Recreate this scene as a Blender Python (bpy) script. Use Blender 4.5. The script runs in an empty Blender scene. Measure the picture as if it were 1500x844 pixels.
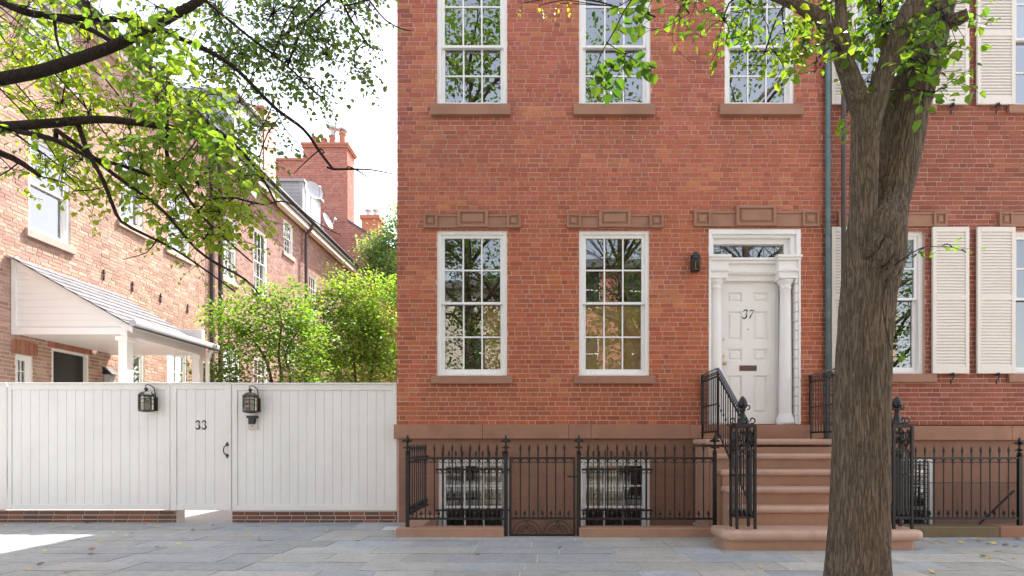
import bpy, math, random
from mathutils import Vector, noise, Matrix
R = math.radians
rnd = random.Random(7)
C = bpy.context.scene.collection
scene = bpy.context.scene

# ------------------------------------------------------------------ camera numbers
F = 816.0; VX = 795.0; HY = 652.0; CZ = 1.11; CY = -8.0
def at(px, py, D):                      # a point seen at pixel (px,py), D metres in front of the lens
    return Vector(((px-VX)*D/F, CY+D, CZ+(HY-py)*D/F))
def srgb(r, g, b):
    def c(v):
        v /= 255.0
        return v/12.92 if v <= .04045 else ((v+.055)/1.055)**2.4
    return (c(r), c(g), c(b))

# ------------------------------------------------------------------ mesh builder
class MB:
    def __init__(s): s.v=[]; s.f=[]; s.c=[]; s.hascol=False
    def add(s, vs, fs, col=None):
        n=len(s.v); s.v.extend([tuple(p) for p in vs]); s.f.extend([tuple(i+n for i in q) for q in fs])
        if col is not None: s.hascol=True
        s.c.extend([col or (1,1,1)]*len(vs))
        return s
    def fbox(s, f, u0,u1,v0,v1,w0,w1, col=None):
        P=[f(u,v,w) for w in (w0,w1) for v in (v0,v1) for u in (u0,u1)]
        return s.add(P, [(0,2,3,1),(4,5,7,6),(0,1,5,4),(2,6,7,3),(0,4,6,2),(1,3,7,5)], col)
    def box(s, x0,x1,y0,y1,z0,z1, col=None):
        return s.fbox(lambda u,v,w:(u,w,v), x0,x1,z0,z1,y0,y1, col)
    def quad(s, a,b,c,d, col=None): return s.add([a,b,c,d],[(0,1,2,3)],col)
    def frustum(s, f, u0,u1,v0,v1,w0,w1, ins):
        P=[f(u0,v0,w0),f(u1,v0,w0),f(u1,v1,w0),f(u0,v1,w0),f(u0+ins,v0+ins,w1),f(u1-ins,v0+ins,w1),f(u1-ins,v1-ins,w1),f(u0+ins,v1-ins,w1)]
        return s.add(P,[(4,5,6,7),(0,1,5,4),(1,2,6,5),(2,3,7,6),(3,0,4,7)])
    def tube(s, pts, r, sides=6, disp=None, cap=True, col=None):
        pts=[Vector(p) for p in pts]; n=len(pts)
        rs = r if isinstance(r,(list,tuple)) else [r]*n
        t=(pts[1]-pts[0]).normalized()
        up=Vector((0,0,1)) if abs(t.z)<.9 else Vector((0,1,0))
        a=t.cross(up).normalized()
        vs=[]; L=0
        for i,p in enumerate(pts):
            t2=(pts[min(i+1,n-1)]-pts[max(i-1,0)])
            if t2.length<1e-9: t2=t
            t2.normalize()
            a=(a-t2*a.dot(t2))
            if a.length<1e-6: a=t2.orthogonal()
            a.normalize(); b=t2.cross(a)
            if i: L+=(p-pts[i-1]).length
            for k in range(sides):
                th=2*math.pi*k/sides
                rr=rs[i]
                if disp: rr+=disp(th,L,rs[i],p)
                vs.append(p+a*(math.cos(th)*rr)+b*(math.sin(th)*rr))
        fs=[]
        for i in range(n-1):
            for k in range(sides):
                k2=(k+1)%sides
                fs.append((i*sides+k,i*sides+k2,(i+1)*sides+k2,(i+1)*sides+k))
        if cap: fs.append(tuple(range(sides-1,-1,-1))); fs.append(tuple((n-1)*sides+k for k in range(sides)))
        return s.add(vs,fs,col)
    def lathe(s, cx,cy,prof,sides=16,rot=0):
        vs=[];fs=[]
        for (r,z) in prof:
            for k in range(sides):
                th=2*math.pi*k/sides+rot
                vs.append((cx+r*math.cos(th),cy+r*math.sin(th),z))
        for i in range(len(prof)-1):
            for k in range(sides):
                k2=(k+1)%sides
                fs.append((i*sides+k,i*sides+k2,(i+1)*sides+k2,(i+1)*sides+k))
        fs.append(tuple(range(sides-1,-1,-1))); fs.append(tuple((len(prof)-1)*sides+k for k in range(sides)))
        return s.add(vs,fs)
    def leaf(s, p, d, nrm, L, W, col):
        d=d.normalized(); side=d.cross(nrm)
        if side.length<1e-4: side=d.orthogonal()
        side.normalize(); up=side.cross(d)*.18*W
        P=[p, p+d*L, p+d*(L*.22)+side*(W*.42)+up, p+d*(L*.62)+side*(W*.40)+up, p+d*(L*.22)-side*(W*.42)+up, p+d*(L*.62)-side*(W*.40)+up]
        return s.add(P,[(0,2,3,1),(0,1,5,4)],col)
    def build(s, name, mat, parent=None, smooth=False, bevel=0, seg=2):
        me=bpy.data.meshes.new(name)
        off=Vector((0,0,0)); q=parent
        while q is not None: off+=q.location; q=q.parent
        me.from_pydata([(x-off.x,y-off.y,z-off.z) for (x,y,z) in s.v],[],s.f)
        if s.hascol:
            ca=me.color_attributes.new('col','FLOAT_COLOR','POINT')
            buf=[]
            for c in s.c: buf.extend((c[0],c[1],c[2],1))
            ca.data.foreach_set('color',buf)
        me.materials.append(mat); me.update()
        if smooth: me.polygons.foreach_set('use_smooth',[True]*len(me.polygons))
        o=bpy.data.objects.new(name,me); C.objects.link(o)
        if parent is not None: o.parent=parent
        if bevel:
            m=o.modifiers.new('b','BEVEL'); m.width=bevel; m.segments=seg; m.limit_method='ANGLE'; m.angle_limit=R(40)
            m.harden_normals=False
            if seg>2: me.polygons.foreach_set('use_smooth',[True]*len(me.polygons)); 
        return o
def tag(o,label,cat,group=None,kind=None):
    o['label']=label; o['category']=cat
    if group: o['group']=group
    if kind: o['kind']=kind
    return o
def thing(name,loc,label,cat,group=None):
    o=bpy.data.objects.new(name,None); C.objects.link(o); o.location=loc; o.empty_display_size=.2
    return tag(o,label,cat,group)
def structure(o,label=None):
    o['kind']='structure'
    return o

# ------------------------------------------------------------------ materials
def newmat(name):
    m=bpy.data.materials.new(name); m.use_nodes=True; nt=m.node_tree; nt.nodes.clear()
    out=nt.nodes.new('ShaderNodeOutputMaterial'); b=nt.nodes.new('ShaderNodeBsdfPrincipled')
    nt.links.new(b.outputs[0],out.inputs[0]); return m,nt,b,out
def nz(nt,scale,detail=6,rough=.6,vec=None,sc=None):
    tc=nt.nodes.new('ShaderNodeTexCoord'); n=nt.nodes.new('ShaderNodeTexNoise')
    n.inputs['Scale'].default_value=scale; n.inputs['Detail'].default_value=detail; n.inputs['Roughness'].default_value=rough
    if sc:
        mp=nt.nodes.new('ShaderNodeMapping'); mp.inputs['Scale'].default_value=sc
        nt.links.new(tc.outputs['Object'],mp.inputs['Vector']); nt.links.new(mp.outputs[0],n.inputs['Vector'])
    else: nt.links.new(tc.outputs['Object'],n.inputs['Vector'])
    return n
def mat(name,col,rough=.7,var=.12,scale=6,bump=0,bscale=60,metal=0,attr=False,spec=.5,fine=.0,stain=None,stretch=None,coat=0):
    """painted / stone / metal surface: base colour x two noises, optional bump"""
    m,nt,b,out=newmat(name)
    b.inputs['Roughness'].default_value=rough; b.inputs['Metallic'].default_value=metal
    b.inputs['Specular IOR Level'].default_value=spec
    if coat: b.inputs['Coat Weight'].default_value=coat
    n=nz(nt,scale,sc=stretch)
    mr=nt.nodes.new('ShaderNodeMapRange'); mr.inputs[1].default_value=.25; mr.inputs[2].default_value=.75
    mr.inputs[3].default_value=1-var; mr.inputs[4].default_value=1+var
    nt.links.new(n.outputs[0],mr.inputs[0])
    fac=mr.outputs[0]
    if fine:
        n2=nz(nt,bscale,3,.7); mr2=nt.nodes.new('ShaderNodeMapRange'); mr2.inputs[1].default_value=.3; mr2.inputs[2].default_value=.7
        mr2.inputs[3].default_value=1-fine; mr2.inputs[4].default_value=1+fine
        nt.links.new(n2.outputs[0],mr2.inputs[0])
        mm=nt.nodes.new('ShaderNodeMath'); mm.operation='MULTIPLY'; nt.links.new(fac,mm.inputs[0]); nt.links.new(mr2.outputs[0],mm.inputs[1]); fac=mm.outputs[0]
    vm=nt.nodes.new('ShaderNodeVectorMath'); vm.operation='SCALE'
    nt.links.new(fac,vm.inputs['Scale'])
    if attr:
        a=nt.nodes.new('ShaderNodeAttribute'); a.attribute_name='col'; src=a.outputs['Color']
        nt.links.new(src,vm.inputs[0])
    else: vm.inputs[0].default_value=col
    res=vm.outputs[0]
    if stain:
        scol,samt,sscale=stain
        n3=nz(nt,sscale,8,.65); cr=nt.nodes.new('ShaderNodeMapRange'); cr.inputs[1].default_value=.5; cr.inputs[2].default_value=.72
        cr.inputs[3].default_value=0; cr.inputs[4].default_value=samt
        nt.links.new(n3.outputs[0],cr.inputs[0])
        mx=nt.nodes.new('ShaderNodeMix'); mx.data_type='RGBA'; nt.links.new(cr.outputs[0],mx.inputs['Factor'])
        nt.links.new(res,mx.inputs['A']); mx.inputs['B'].default_value=(*scol,1); res=mx.outputs['Result']
    nt.links.new(res,b.inputs['Base Color'])
    if bump:
        bn=nz(nt,bscale,5,.65,sc=stretch); bp=nt.nodes.new('ShaderNodeBump'); bp.inputs['Strength'].default_value=1; bp.inputs['Distance'].default_value=bump
        nt.links.new(bn.outputs[0],bp.inputs['Height']); nt.links.new(bp.outputs[0],b.inputs['Normal'])
    return m
def glassmat(name,refl=.12,tint=(1,1,1)):
    m,nt,b,out=newmat(name); nt.nodes.remove(b)
    t=nt.nodes.new('ShaderNodeBsdfTransparent'); t.inputs[0].default_value=(*tint,1)
    g=nt.nodes.new('ShaderNodeBsdfGlossy'); g.inputs['Roughness'].default_value=0.0; g.inputs[0].default_value=(1,1,1,1)
    lw=nt.nodes.new('ShaderNodeFresnel'); lw.inputs['IOR'].default_value=1.5
    ad=nt.nodes.new('ShaderNodeMath'); ad.operation='MULTIPLY_ADD'; ad.inputs[1].default_value=1.0; ad.inputs[2].default_value=refl; ad.use_clamp=True
    nt.links.new(lw.outputs[0],ad.inputs[0])
    mx=nt.nodes.new('ShaderNodeMixShader'); nt.links.new(ad.outputs[0],mx.inputs[0]); nt.links.new(t.outputs[0],mx.inputs[1]); nt.links.new(g.outputs[0],mx.inputs[2])
    nt.links.new(mx.outputs[0],out.inputs[0])
    # old glass: slight waviness
    n=nz(nt,2.2,2,.5); bp=nt.nodes.new('ShaderNodeBump'); bp.inputs['Distance'].default_value=.0004; bp.inputs['Strength'].default_value=1
    nt.links.new(n.outputs[0],bp.inputs['Height']); nt.links.new(bp.outputs[0],g.inputs['Normal'])
    return m
def leafmat(name,trans=.5,warm=(1.5,1.35,.35)):
    m,nt,b,out=newmat(name)
    a=nt.nodes.new('ShaderNodeAttribute'); a.attribute_name='col'
    nt.links.new(a.outputs['Color'],b.inputs['Base Color']); b.inputs['Roughness'].default_value=.5; b.inputs['Specular IOR Level'].default_value=.35
    t=nt.nodes.new('ShaderNodeBsdfTranslucent')
    vm=nt.nodes.new('ShaderNodeVectorMath'); vm.operation='MULTIPLY'; vm.inputs[1].default_value=warm
    nt.links.new(a.outputs['Color'],vm.inputs[0]); nt.links.new(vm.outputs[0],t.inputs[0])
    mx=nt.nodes.new('ShaderNodeMixShader'); mx.inputs[0].default_value=trans
    nt.links.new(b.outputs[0],mx.inputs[1]); nt.links.new(t.outputs[0],mx.inputs[2]); nt.links.new(mx.outputs[0],out.inputs[0])
    return m
M={}
M['brick']=mat('brick',(1,1,1),.88,.12,1.1,bump=.003,bscale=90,attr=True,spec=.25,fine=.2,stain=((.20,.10,.08),.38,1.6))
M['mortar']=mat('mortar',(.61,.41,.34),.95,.12,5,bump=.002,bscale=120,spec=.15,fine=.1)
M['mortar_pale']=mat('mortar pale',(.55,.38,.32),.95,.12,5,bump=.002,bscale=120,spec=.15,fine=.1)
M['mortar_grey']=mat('mortar grey',(.62,.56,.50),.95,.15,4,bump=.003,bscale=100,spec=.15,fine=.1)
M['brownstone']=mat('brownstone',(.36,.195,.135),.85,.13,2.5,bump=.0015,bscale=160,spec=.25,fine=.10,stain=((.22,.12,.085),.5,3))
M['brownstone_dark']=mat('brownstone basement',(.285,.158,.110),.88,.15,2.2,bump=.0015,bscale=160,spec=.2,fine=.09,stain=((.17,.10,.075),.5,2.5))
M['tread']=mat('worn tread stone',(.52,.34,.26),.5,.12,2.5,bump=.0015,bscale=150,spec=.35,fine=.12,stain=((.33,.2,.15),.4,4))  # step stone made lighter, painting skylight into the tread slabs
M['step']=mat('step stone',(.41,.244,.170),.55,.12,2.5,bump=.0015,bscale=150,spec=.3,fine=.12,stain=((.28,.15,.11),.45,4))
M['mossy']=mat('mossy stone',(.19,.155,.09),.9,.2,6,bump=.004,bscale=90,spec=.2,fine=.2)
M['white']=mat('white paint',(.86,.85,.83),.45,.03,3,bump=.0005,bscale=40,spec=.4)
M['fencewhite']=mat('fence paint',(.78,.765,.735),.5,.04,1.5,bump=.0008,bscale=30,spec=.35,fine=.02,stain=((.58,.56,.52),.22,2.0),stretch=(2,2,.5))
M['cream']=mat('cream shutter paint',(.78,.72,.65),.5,.03,3,bump=.0006,bscale=50,spec=.35)
M['iron']=mat('black iron',(.009,.0085,.010),.42,.25,12,bump=.0012,bscale=90,spec=.5)
M['bronze']=mat('dark lantern metal',(.035,.027,.022),.42,.25,14,bump=.001,bscale=90,spec=.5)
M['steel']=mat('handrail paint',(.10,.115,.14),.22,.15,8,bump=.0005,bscale=60,spec=.7)
M['brass']=mat('brass',(.65,.45,.2),.3,.1,20,metal=1)
M['black']=mat('black paint',(.02,.02,.02),.5,.1,8)
M['dark']=mat('dark room',(.06,.045,.035),.9,.1,3)
M['room']=mat('room wall paint',(.42,.33,.22),.9,.1,2)
M['tan']=mat('tan interior shutter',(.62,.43,.20),.7,.15,2,fine=.06)
M['blind']=mat('pale blind',(.78,.77,.55),.8,.08,5)
M['curtain']=mat('sheer curtain',(.50,.57,.66),.8,.08,4)  # bluish sheet behind the panes, coloured to imitate reflected sky
M['copper']=mat('green downpipe paint',(.09,.165,.175),.5,.18,6,bump=.001,bscale=50,stain=((.20,.30,.29),.5,9))
M['brownpipe']=mat('brown downpipe paint',(.075,.05,.048),.5,.18,6,bump=.001,bscale=50)
M['slate']=mat('slate roof',(.12,.12,.13),.75,.3,7,bump=.006,bscale=30,fine=.2,attr=False)
M['clap']=mat('weathered clapboard',(.42,.42,.42),.75,.10,4,bump=.001,bscale=60)
M['terracotta']=mat('terracotta',(.42,.17,.11),.85,.12,8)
M['zinc']=mat('zinc',(.5,.5,.52),.4,.1,8,metal=.7)
M['dish']=mat('dish plastic',(.45,.47,.5),.5,.06,8)
M['stonepale']=mat('pale sill stone',(.42,.33,.29),.85,.12,5,fine=.08)
M['slab']=mat('bluestone',(1,1,1),.6,.2,3.8,bump=.006,bscale=18,attr=True,spec=.35,fine=.16,stain=((.30,.28,.23),.6,1.9))
M['joint']=mat('paving joint',(.62,.61,.57),.9,.25,7,bump=.003,bscale=80,fine=.15)
M['asphalt']=mat('asphalt',(.15,.148,.142),.9,.15,4,bump=.004,bscale=150,fine=.2)
M['earth']=mat('earth',(.16,.12,.08),.95,.2,4,bump=.01,bscale=40,fine=.15)
M['courtstone']=mat('courtyard paving',(.27,.27,.28),.8,.12,3,bump=.003,bscale=30)
M['glass']=glassmat('window glass',.17)
M['glass_up']=glassmat('upper window glass',.30)
M['glass_dim']=glassmat('lantern glass',.02,(.55,.53,.47))
M['leaf']=leafmat('leaf',.58,(1.5,1.4,.4))
M['leaf_far']=leafmat('garden leaf',.45,(1.3,1.25,.4))
M['fallen']=mat('fallen leaf',(1,1,1),.7,.15,20,attr=True)
M['panel']=mat('intercom plastic',(.62,.52,.50),.5,.05,10)
M['curtainrail']=M['white']
def barkmat(name,c1,c2):
    m,nt,b,out=newmat(name); b.inputs['Roughness'].default_value=.9; b.inputs['Specular IOR Level'].default_value=.2
    a=nt.nodes.new('ShaderNodeAttribute'); a.attribute_name='col'
    n=nz(nt,85,5,.75,sc=(1,1,.16)); n2=nz(nt,2.2,5,.6)
    mr=nt.nodes.new('ShaderNodeMapRange'); mr.inputs[1].default_value=.3; mr.inputs[2].default_value=.7; mr.inputs[3].default_value=.72; mr.inputs[4].default_value=1.32
    nr=nz(nt,62,3,.6,sc=(1,1,.075)); ab=nt.nodes.new('ShaderNodeMath'); ab.operation='SUBTRACT'; ab.inputs[1].default_value=.5; nt.links.new(nr.outputs[0],ab.inputs[0])
    ab2=nt.nodes.new('ShaderNodeMath'); ab2.operation='ABSOLUTE'; nt.links.new(ab.outputs[0],ab2.inputs[0])
    rg=nt.nodes.new('ShaderNodeMapRange'); rg.inputs[1].default_value=0; rg.inputs[2].default_value=.07; rg.inputs[3].default_value=.60; rg.inputs[4].default_value=1.0; nt.links.new(ab2.outputs[0],rg.inputs[0])
    pm=nt.nodes.new('ShaderNodeMath'); pm.operation='MULTIPLY'; nt.links.new(rg.outputs[0],pm.inputs[0]); nt.links.new(n.outputs[0],mr.inputs[0]); nt.links.new(mr.outputs[0],pm.inputs[1])
    hsum=nt.nodes.new('ShaderNodeMath'); hsum.operation='MULTIPLY_ADD'; nt.links.new(n.outputs[0],hsum.inputs[0]); hsum.inputs[1].default_value=.5; nt.links.new(rg.outputs[0],hsum.inputs[2])
    mx=nt.nodes.new('ShaderNodeMix'); mx.data_type='RGBA'
    cr=nt.nodes.new('ShaderNodeMapRange'); cr.inputs[1].default_value=.35; cr.inputs[2].default_value=.65; nt.links.new(n2.outputs[0],cr.inputs[0])
    nt.links.new(cr.outputs[0],mx.inputs['Factor']); mx.inputs['A'].default_value=(*c1,1); mx.inputs['B'].default_value=(*c2,1)
    vm=nt.nodes.new('ShaderNodeVectorMath'); vm.operation='SCALE'; nt.links.new(mx.outputs['Result'],vm.inputs[0]); nt.links.new(pm.outputs[0],vm.inputs['Scale'])
    vm2=nt.nodes.new('ShaderNodeVectorMath'); vm2.operation='MULTIPLY'; nt.links.new(vm.outputs[0],vm2.inputs[0]); nt.links.new(a.outputs['Color'],vm2.inputs[1])
    nt.links.new(vm2.outputs[0],b.inputs['Base Color'])
    bp=nt.nodes.new('ShaderNodeBump'); bp.inputs['Distance'].default_value=.014; nt.links.new(hsum.outputs[0],bp.inputs['Height']); nt.links.new(bp.outputs[0],b.inputs['Normal'])
    return m
M['bark']=barkmat('bark',(.185,.138,.098),(.155,.122,.09))
M['bark_dark']=barkmat('dark bark',(.05,.036,.030),(.04,.03,.026))
M['bark_pale']=barkmat('garden bark',(.12,.10,.08),(.10,.08,.06))

# ------------------------------------------------------------------ wall maps
def wmap_front(y0): return lambda u,v,w:(u,y0-w,v)
def wmap_left(x0): return lambda u,v,w:(x0+w,u,v)
def wmap_back(y0): return lambda u,v,w:(u,y0+w,v)     # wall looking towards +Y
def jit(c,a):
    k=1+rnd.uniform(-a,a); return (c[0]*k,c[1]*k*(1+rnd.uniform(-a,a)*.4),c[2]*k*(1+rnd.uniform(-a,a)*.4))
def bricks(f,u0,u1,v0,v1,holes,colfn,course=.067,L=.205,H=.10,joint=.013,bond='flemish',depth=.006,mode=None):
    mb=MB(); nrow=int(round((v1-v0)/course)); course=(v1-v0)/nrow
    for r in range(nrow):
        a=v0+r*course; b=a+course-joint
        cuts=sorted({a,b}|{h[2] for h in holes if a<h[2]<b}|{h[3] for h in holes if a<h[3]<b})
        row=[]; u=u0-(L+H)*(.5 if r%2 else 0)-rnd.uniform(0,.03)
        k=0
        bd=bond(a) if callable(bond) else bond
        while u<u1:
            if bd=='flemish': w=L if k%2==0 else H
            elif bd=='mixed': w=L if rnd.random()<.66 else H
            else: w=L
            w+=rnd.uniform(-.006,.006)
            row.append((u,u+w-joint)); u+=w; k+=1
        cs=[colfn((x+y)/2,a,y-x<.13) for x,y in row]; ds=[depth+rnd.uniform(-.0025,.0025) for _ in row]
        for ci in range(len(cuts)-1):
            za,zb=cuts[ci],cuts[ci+1]; zm=(za+zb)/2
            if zb-za<.004: continue
            hs=[h for h in holes if h[2]<zm<h[3]]
            for (x,y),c,d in zip(row,cs,ds):
                segs=[(max(x,u0),min(y,u1))]
                for h in hs:
                    ns=[]
                    for s0,s1 in segs:
                        if h[1]<=s0 or h[0]>=s1: ns.append((s0,s1)); continue
                        if h[0]>s0: ns.append((s0,h[0]))
                        if h[1]<s1: ns.append((h[1],s1))
                    segs=ns
                for s0,s1 in segs:
                    if s1-s0<.008: continue
                    e=.0015
                    j=lambda: rnd.uniform(-e,e)
                    P=[f(s0,za,0),f(s1,za,0),f(s1,zb,0),f(s0,zb,0),f(s0+j(),za+j(),d),f(s1+j(),za+j(),d),f(s1+j(),zb+j(),d),f(s0+j(),zb+j(),d)]
                    mb.add(P,[(4,5,6,7),(0,1,5,4),(1,2,6,5),(2,3,7,6),(3,0,4,7)],c)
    return mb
def sheet(f,u0,u1,v0,v1,holes,w=0,reveal=.1,mb=None):
    mb=mb or MB()
    us=sorted({u0,u1}|{x for h in holes for x in h[:2] if u0<x<u1}); vs=sorted({v0,v1}|{x for h in holes for x in h[2:4] if v0<x<v1})
    for i in range(len(us)-1):
        for j in range(len(vs)-1):
            um=(us[i]+us[i+1])/2; vm=(vs[j]+vs[j+1])/2
            if any(h[0]<um<h[1] and h[2]<vm<h[3] for h in holes): continue
            mb.quad(f(us[i],vs[j],w),f(us[i+1],vs[j],w),f(us[i+1],vs[j+1],w),f(us[i],vs[j+1],w))
    for h in holes:
        a,b,c,d=h[:4]
        for (p,q) in (((a,c),(a,d)),((a,d),(b,d)),((b,d),(b,c)),((b,c),(a,c))):
            mb.quad(f(p[0],p[1],w),f(q[0],q[1],w),f(q[0],q[1],w-reveal),f(p[0],p[1],w-reveal))
    return mb

# ------------------------------------------------------------------ sash windows
def sash_window(f,root,u0,u1,v0,v1,vm,cols=3,rows=(2,2),cas=.055,st=.048,glass='glass',frame='white',mun=.022,back=None,set_in=.0,bottom=.075,sillmat=None,sill=None,lowglass=None):
    s0=set_in
    fr=MB()
    fr.fbox(f,u0,u0+cas,v0,v1,-.16-s0,-.018-s0); fr.fbox(f,u1-cas,u1,v0,v1,-.16-s0,-.018-s0)
    fr.fbox(f,u0+cas,u1-cas,v1-cas*.9,v1,-.16-s0,-.021-s0); fr.fbox(f,u0+cas,u1-cas,v0,v0+cas*.6,-.16-s0,-.012-s0)
    w=fr.build('window',M[frame],root,bevel=.004)
    a,b=u0+cas,u1-cas; lo,hi=v0+cas*.6,v1-cas*.9
    for k,(za,zb,wf,nr) in enumerate(((vm-.02,hi,-.045-s0,rows[0]),(lo,vm+.02,-.085-s0,rows[1]))):
        m=MB(); wb=wf-.035
        bt=bottom if k==1 else .035
        tp=st if k==0 else .035
        m.fbox(f,a,a+st,za,zb,wb,wf); m.fbox(f,b-st,b,za,zb,wb,wf)
        m.fbox(f,a+st,b-st,zb-tp,zb,wb,wf-.001); m.fbox(f,a+st,b-st,za,za+bt,wb,wf-.001)
        g0,g1,h0,h1=a+st,b-st,za+bt,zb-tp
        for i in range(1,cols):
            x=g0+(g1-g0)*i/cols; m.fbox(f,x-mun/2,x+mun/2,h0,h1,wb+.006,wf-.006)
        for j in range(1,nr):
            z=h0+(h1-h0)*j/nr; m.fbox(f,g0,g1,z-mun/2,z+mun/2,wb+.008,wf-.008)
        m.build('sash',M[frame],w,bevel=.003)
        gm=MB()
        for i in range(cols):
            for j in range(nr):
                x0=g0+(g1-g0)*i/cols; x1=g0+(g1-g0)*(i+1)/cols; z0=h0+(h1-h0)*j/nr; z1=h0+(h1-h0)*(j+1)/nr
                t=[rnd.uniform(-.0006,.0006) for _ in range(3)]; t.append(t[0]+t[2]-t[1]); wm=(wb+wf)/2-.004
                gm.quad(f(x0,z0,wm+t[0]),f(x1,z0,wm+t[1]),f(x1,z1,wm+t[2]),f(x0,z1,wm+t[3]))
        gm.build('glass',M[lowglass if (k==1 and lowglass) else glass],w)
    if sill:
        su0,su1,sv0,sv1,sp=sill
        MB().fbox(f,su0,su1,sv0,sv1,-.14,sp).build('sill',M[sillmat or 'brownstone'],w,bevel=.006)
    return w

def room(root,x0,x1,y0,y1,z0,z1,m='room'):
    MB().box(x0,x1,y1,y1+.1,z0,z1).box(x0-.1,x0,y0,y1,z0,z1).box(x1,x1+.1,y0,y1,z0,z1).box(x0,x1,y0,y1,z0-.1,z0).box(x0,x1,y0,y1,z1,z1+.1).build('room_interior',M[m],root)

# ------------------------------------------------------------------ brick colours
def pal(cols,wts): 
    r=rnd.random()*sum(wts)
    for c,w in zip(cols,wts):
        r-=w
        if r<=0: return c
    return cols[-1]
def col37(u,v,head):
    n=noise.noise(Vector((u*.9,v*.9,3.1)))+.5*noise.noise(Vector((u*3,v*3,7)))
    t=min(1,max(0,(v-3.0)/3.2+n*.45))       # redder brick below, pinker weathered brick above
    lowc=pal([(.43,.14,.07),(.40,.125,.065),(.48,.175,.075),(.33,.11,.068),(.46,.155,.09)],[4,3,1.5,.8,2])
    upc=pal([(.43,.16,.11),(.40,.14,.10),(.47,.19,.11),(.33,.12,.105),(.50,.22,.12),(.42,.15,.115)],[4,3,1.6,1.1,.7,2])
    c=tuple(a*(1-t)+b*t for a,b in zip(lowc,upc))
    if n>.28 and rnd.random()<.45: c=(.53,.235,.115)
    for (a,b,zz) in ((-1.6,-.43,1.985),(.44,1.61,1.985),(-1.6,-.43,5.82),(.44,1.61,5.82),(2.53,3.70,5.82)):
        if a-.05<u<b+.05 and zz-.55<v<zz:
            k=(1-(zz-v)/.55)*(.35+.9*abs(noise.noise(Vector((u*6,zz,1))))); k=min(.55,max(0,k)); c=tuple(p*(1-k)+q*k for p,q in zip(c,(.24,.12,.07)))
    if u<-1.9 and rnd.random()<.6: c=(c[0]*.72,c[1]*.75,c[2]*.85)
    if head and rnd.random()<.3: c=tuple(x*.88 for x in c)
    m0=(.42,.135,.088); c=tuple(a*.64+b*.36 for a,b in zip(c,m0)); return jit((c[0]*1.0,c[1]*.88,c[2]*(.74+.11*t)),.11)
def col39(u,v,head):
    c=pal([(.31,.098,.062),(.285,.088,.056),(.34,.115,.07),(.25,.08,.056)],[4,3,1.5,1.2]); return jit(c,.10)
def colleft(u,v,head):
    c=pal([(.46,.26,.20),(.41,.22,.165),(.52,.34,.27),(.36,.19,.15),(.50,.30,.22),(.30,.16,.13)],[4,3,3,1.4,2,.7]); c=tuple(a*.72+b*.28 for a,b in zip(c,(.50,.36,.29))); return jit(c,.14)
def colfar(u,v,head):
    return jit(pal([(.45,.17,.13),(.40,.14,.11),(.48,.21,.16)],[3,3,1]),.10)
def colrow(u,v,head):
    return jit(pal([(.34,.20,.17),(.38,.24,.20),(.28,.16,.14)],[3,3,2]),.12)
def colplinth(u,v,head):
    return jit(pal([(.20,.09,.06),(.15,.075,.055),(.26,.11,.07),(.13,.08,.06)],[3,2,1,2]),.15)

ff=wmap_front(0.0)
# ================================================================== HOUSE 37
h37=thing('brick_house',(1,0,0),'red brick row house with the white number 37 door and brownstone base','house')
WL=[(-1.52,-.51,2.10,4.19),(.52,1.53,2.10,4.19)]
WU=[(-1.52,-.51,5.975,8.10),(.52,1.55,5.975,8.10),(2.61,3.61,5.975,8.10)]
DOOR=(2.38,3.70,1.404,4.205)
holes=WL+WU+[DOOR]
bond=lambda z:'flemish' if (z<2.2 or 3.7<z<5.1) else 'mixed'
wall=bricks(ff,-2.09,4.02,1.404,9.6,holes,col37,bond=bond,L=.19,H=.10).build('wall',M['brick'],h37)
sheet(ff,-2.09,4.02,1.404,9.6,holes).build('mortar',M['mortar'],wall)
MB().box(-2.09,-1.85,.005,8.6,-.9,9.6).box(3.80,4.02,.11,8.6,-.9,9.6).box(-2.09,4.02,8.4,8.6,-.9,9.6).build('side_wall',M['mortar'],h37)
MB().box(-2.2,4.02,-.30,8.7,9.6,9.9).build('cornice',M['brownstone'],h37)
MB().box(-2.09,4.02,-.003,8.6,9.9,10.0).build('roof',M['slate'],h37)
MB().box(-1.85,3.8,.25,8.3,5.0,5.25).box(-1.85,3.8,.25,8.3,1.0,1.2).build('floor_slab',M['dark'],h37)
room(h37,-1.8,.05,.25,3.2,1.25,4.9); room(h37,.2,2.15,.25,3.2,1.25,4.9)
room(h37,-1.8,3.75,.25,4.0,5.3,9.3,'dark')
for i,(a,b,c,d) in enumerate(WL):
    w=sash_window(ff,h37,a,b,c,d,3.16,sill=(a-.075,b+.08,1.985,2.10,.06),glass='glass')
    # folded interior panels seen through the lower sash
    if i==0:
        MB().box(a+.62,b-.02,.165,.18,2.14,3.15).build('interior_shutter',M['tan'],w)
        MB().box(a+.40,a+.60,.20,.24,2.14,2.95).build('chair_back',M['dark'],w)
    else:
        MB().box(a+.05,b-.05,.165,.18,2.14,3.14).build('interior_shutter',M['tan'],w)
for (a,b,c,d) in WU:
    sash_window(ff,h37,a,b,c,d,6.87,sill=(a-.08,b+.05+(.05 if a>2 else 0),5.82,5.975,.07),glass='glass_up')
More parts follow.
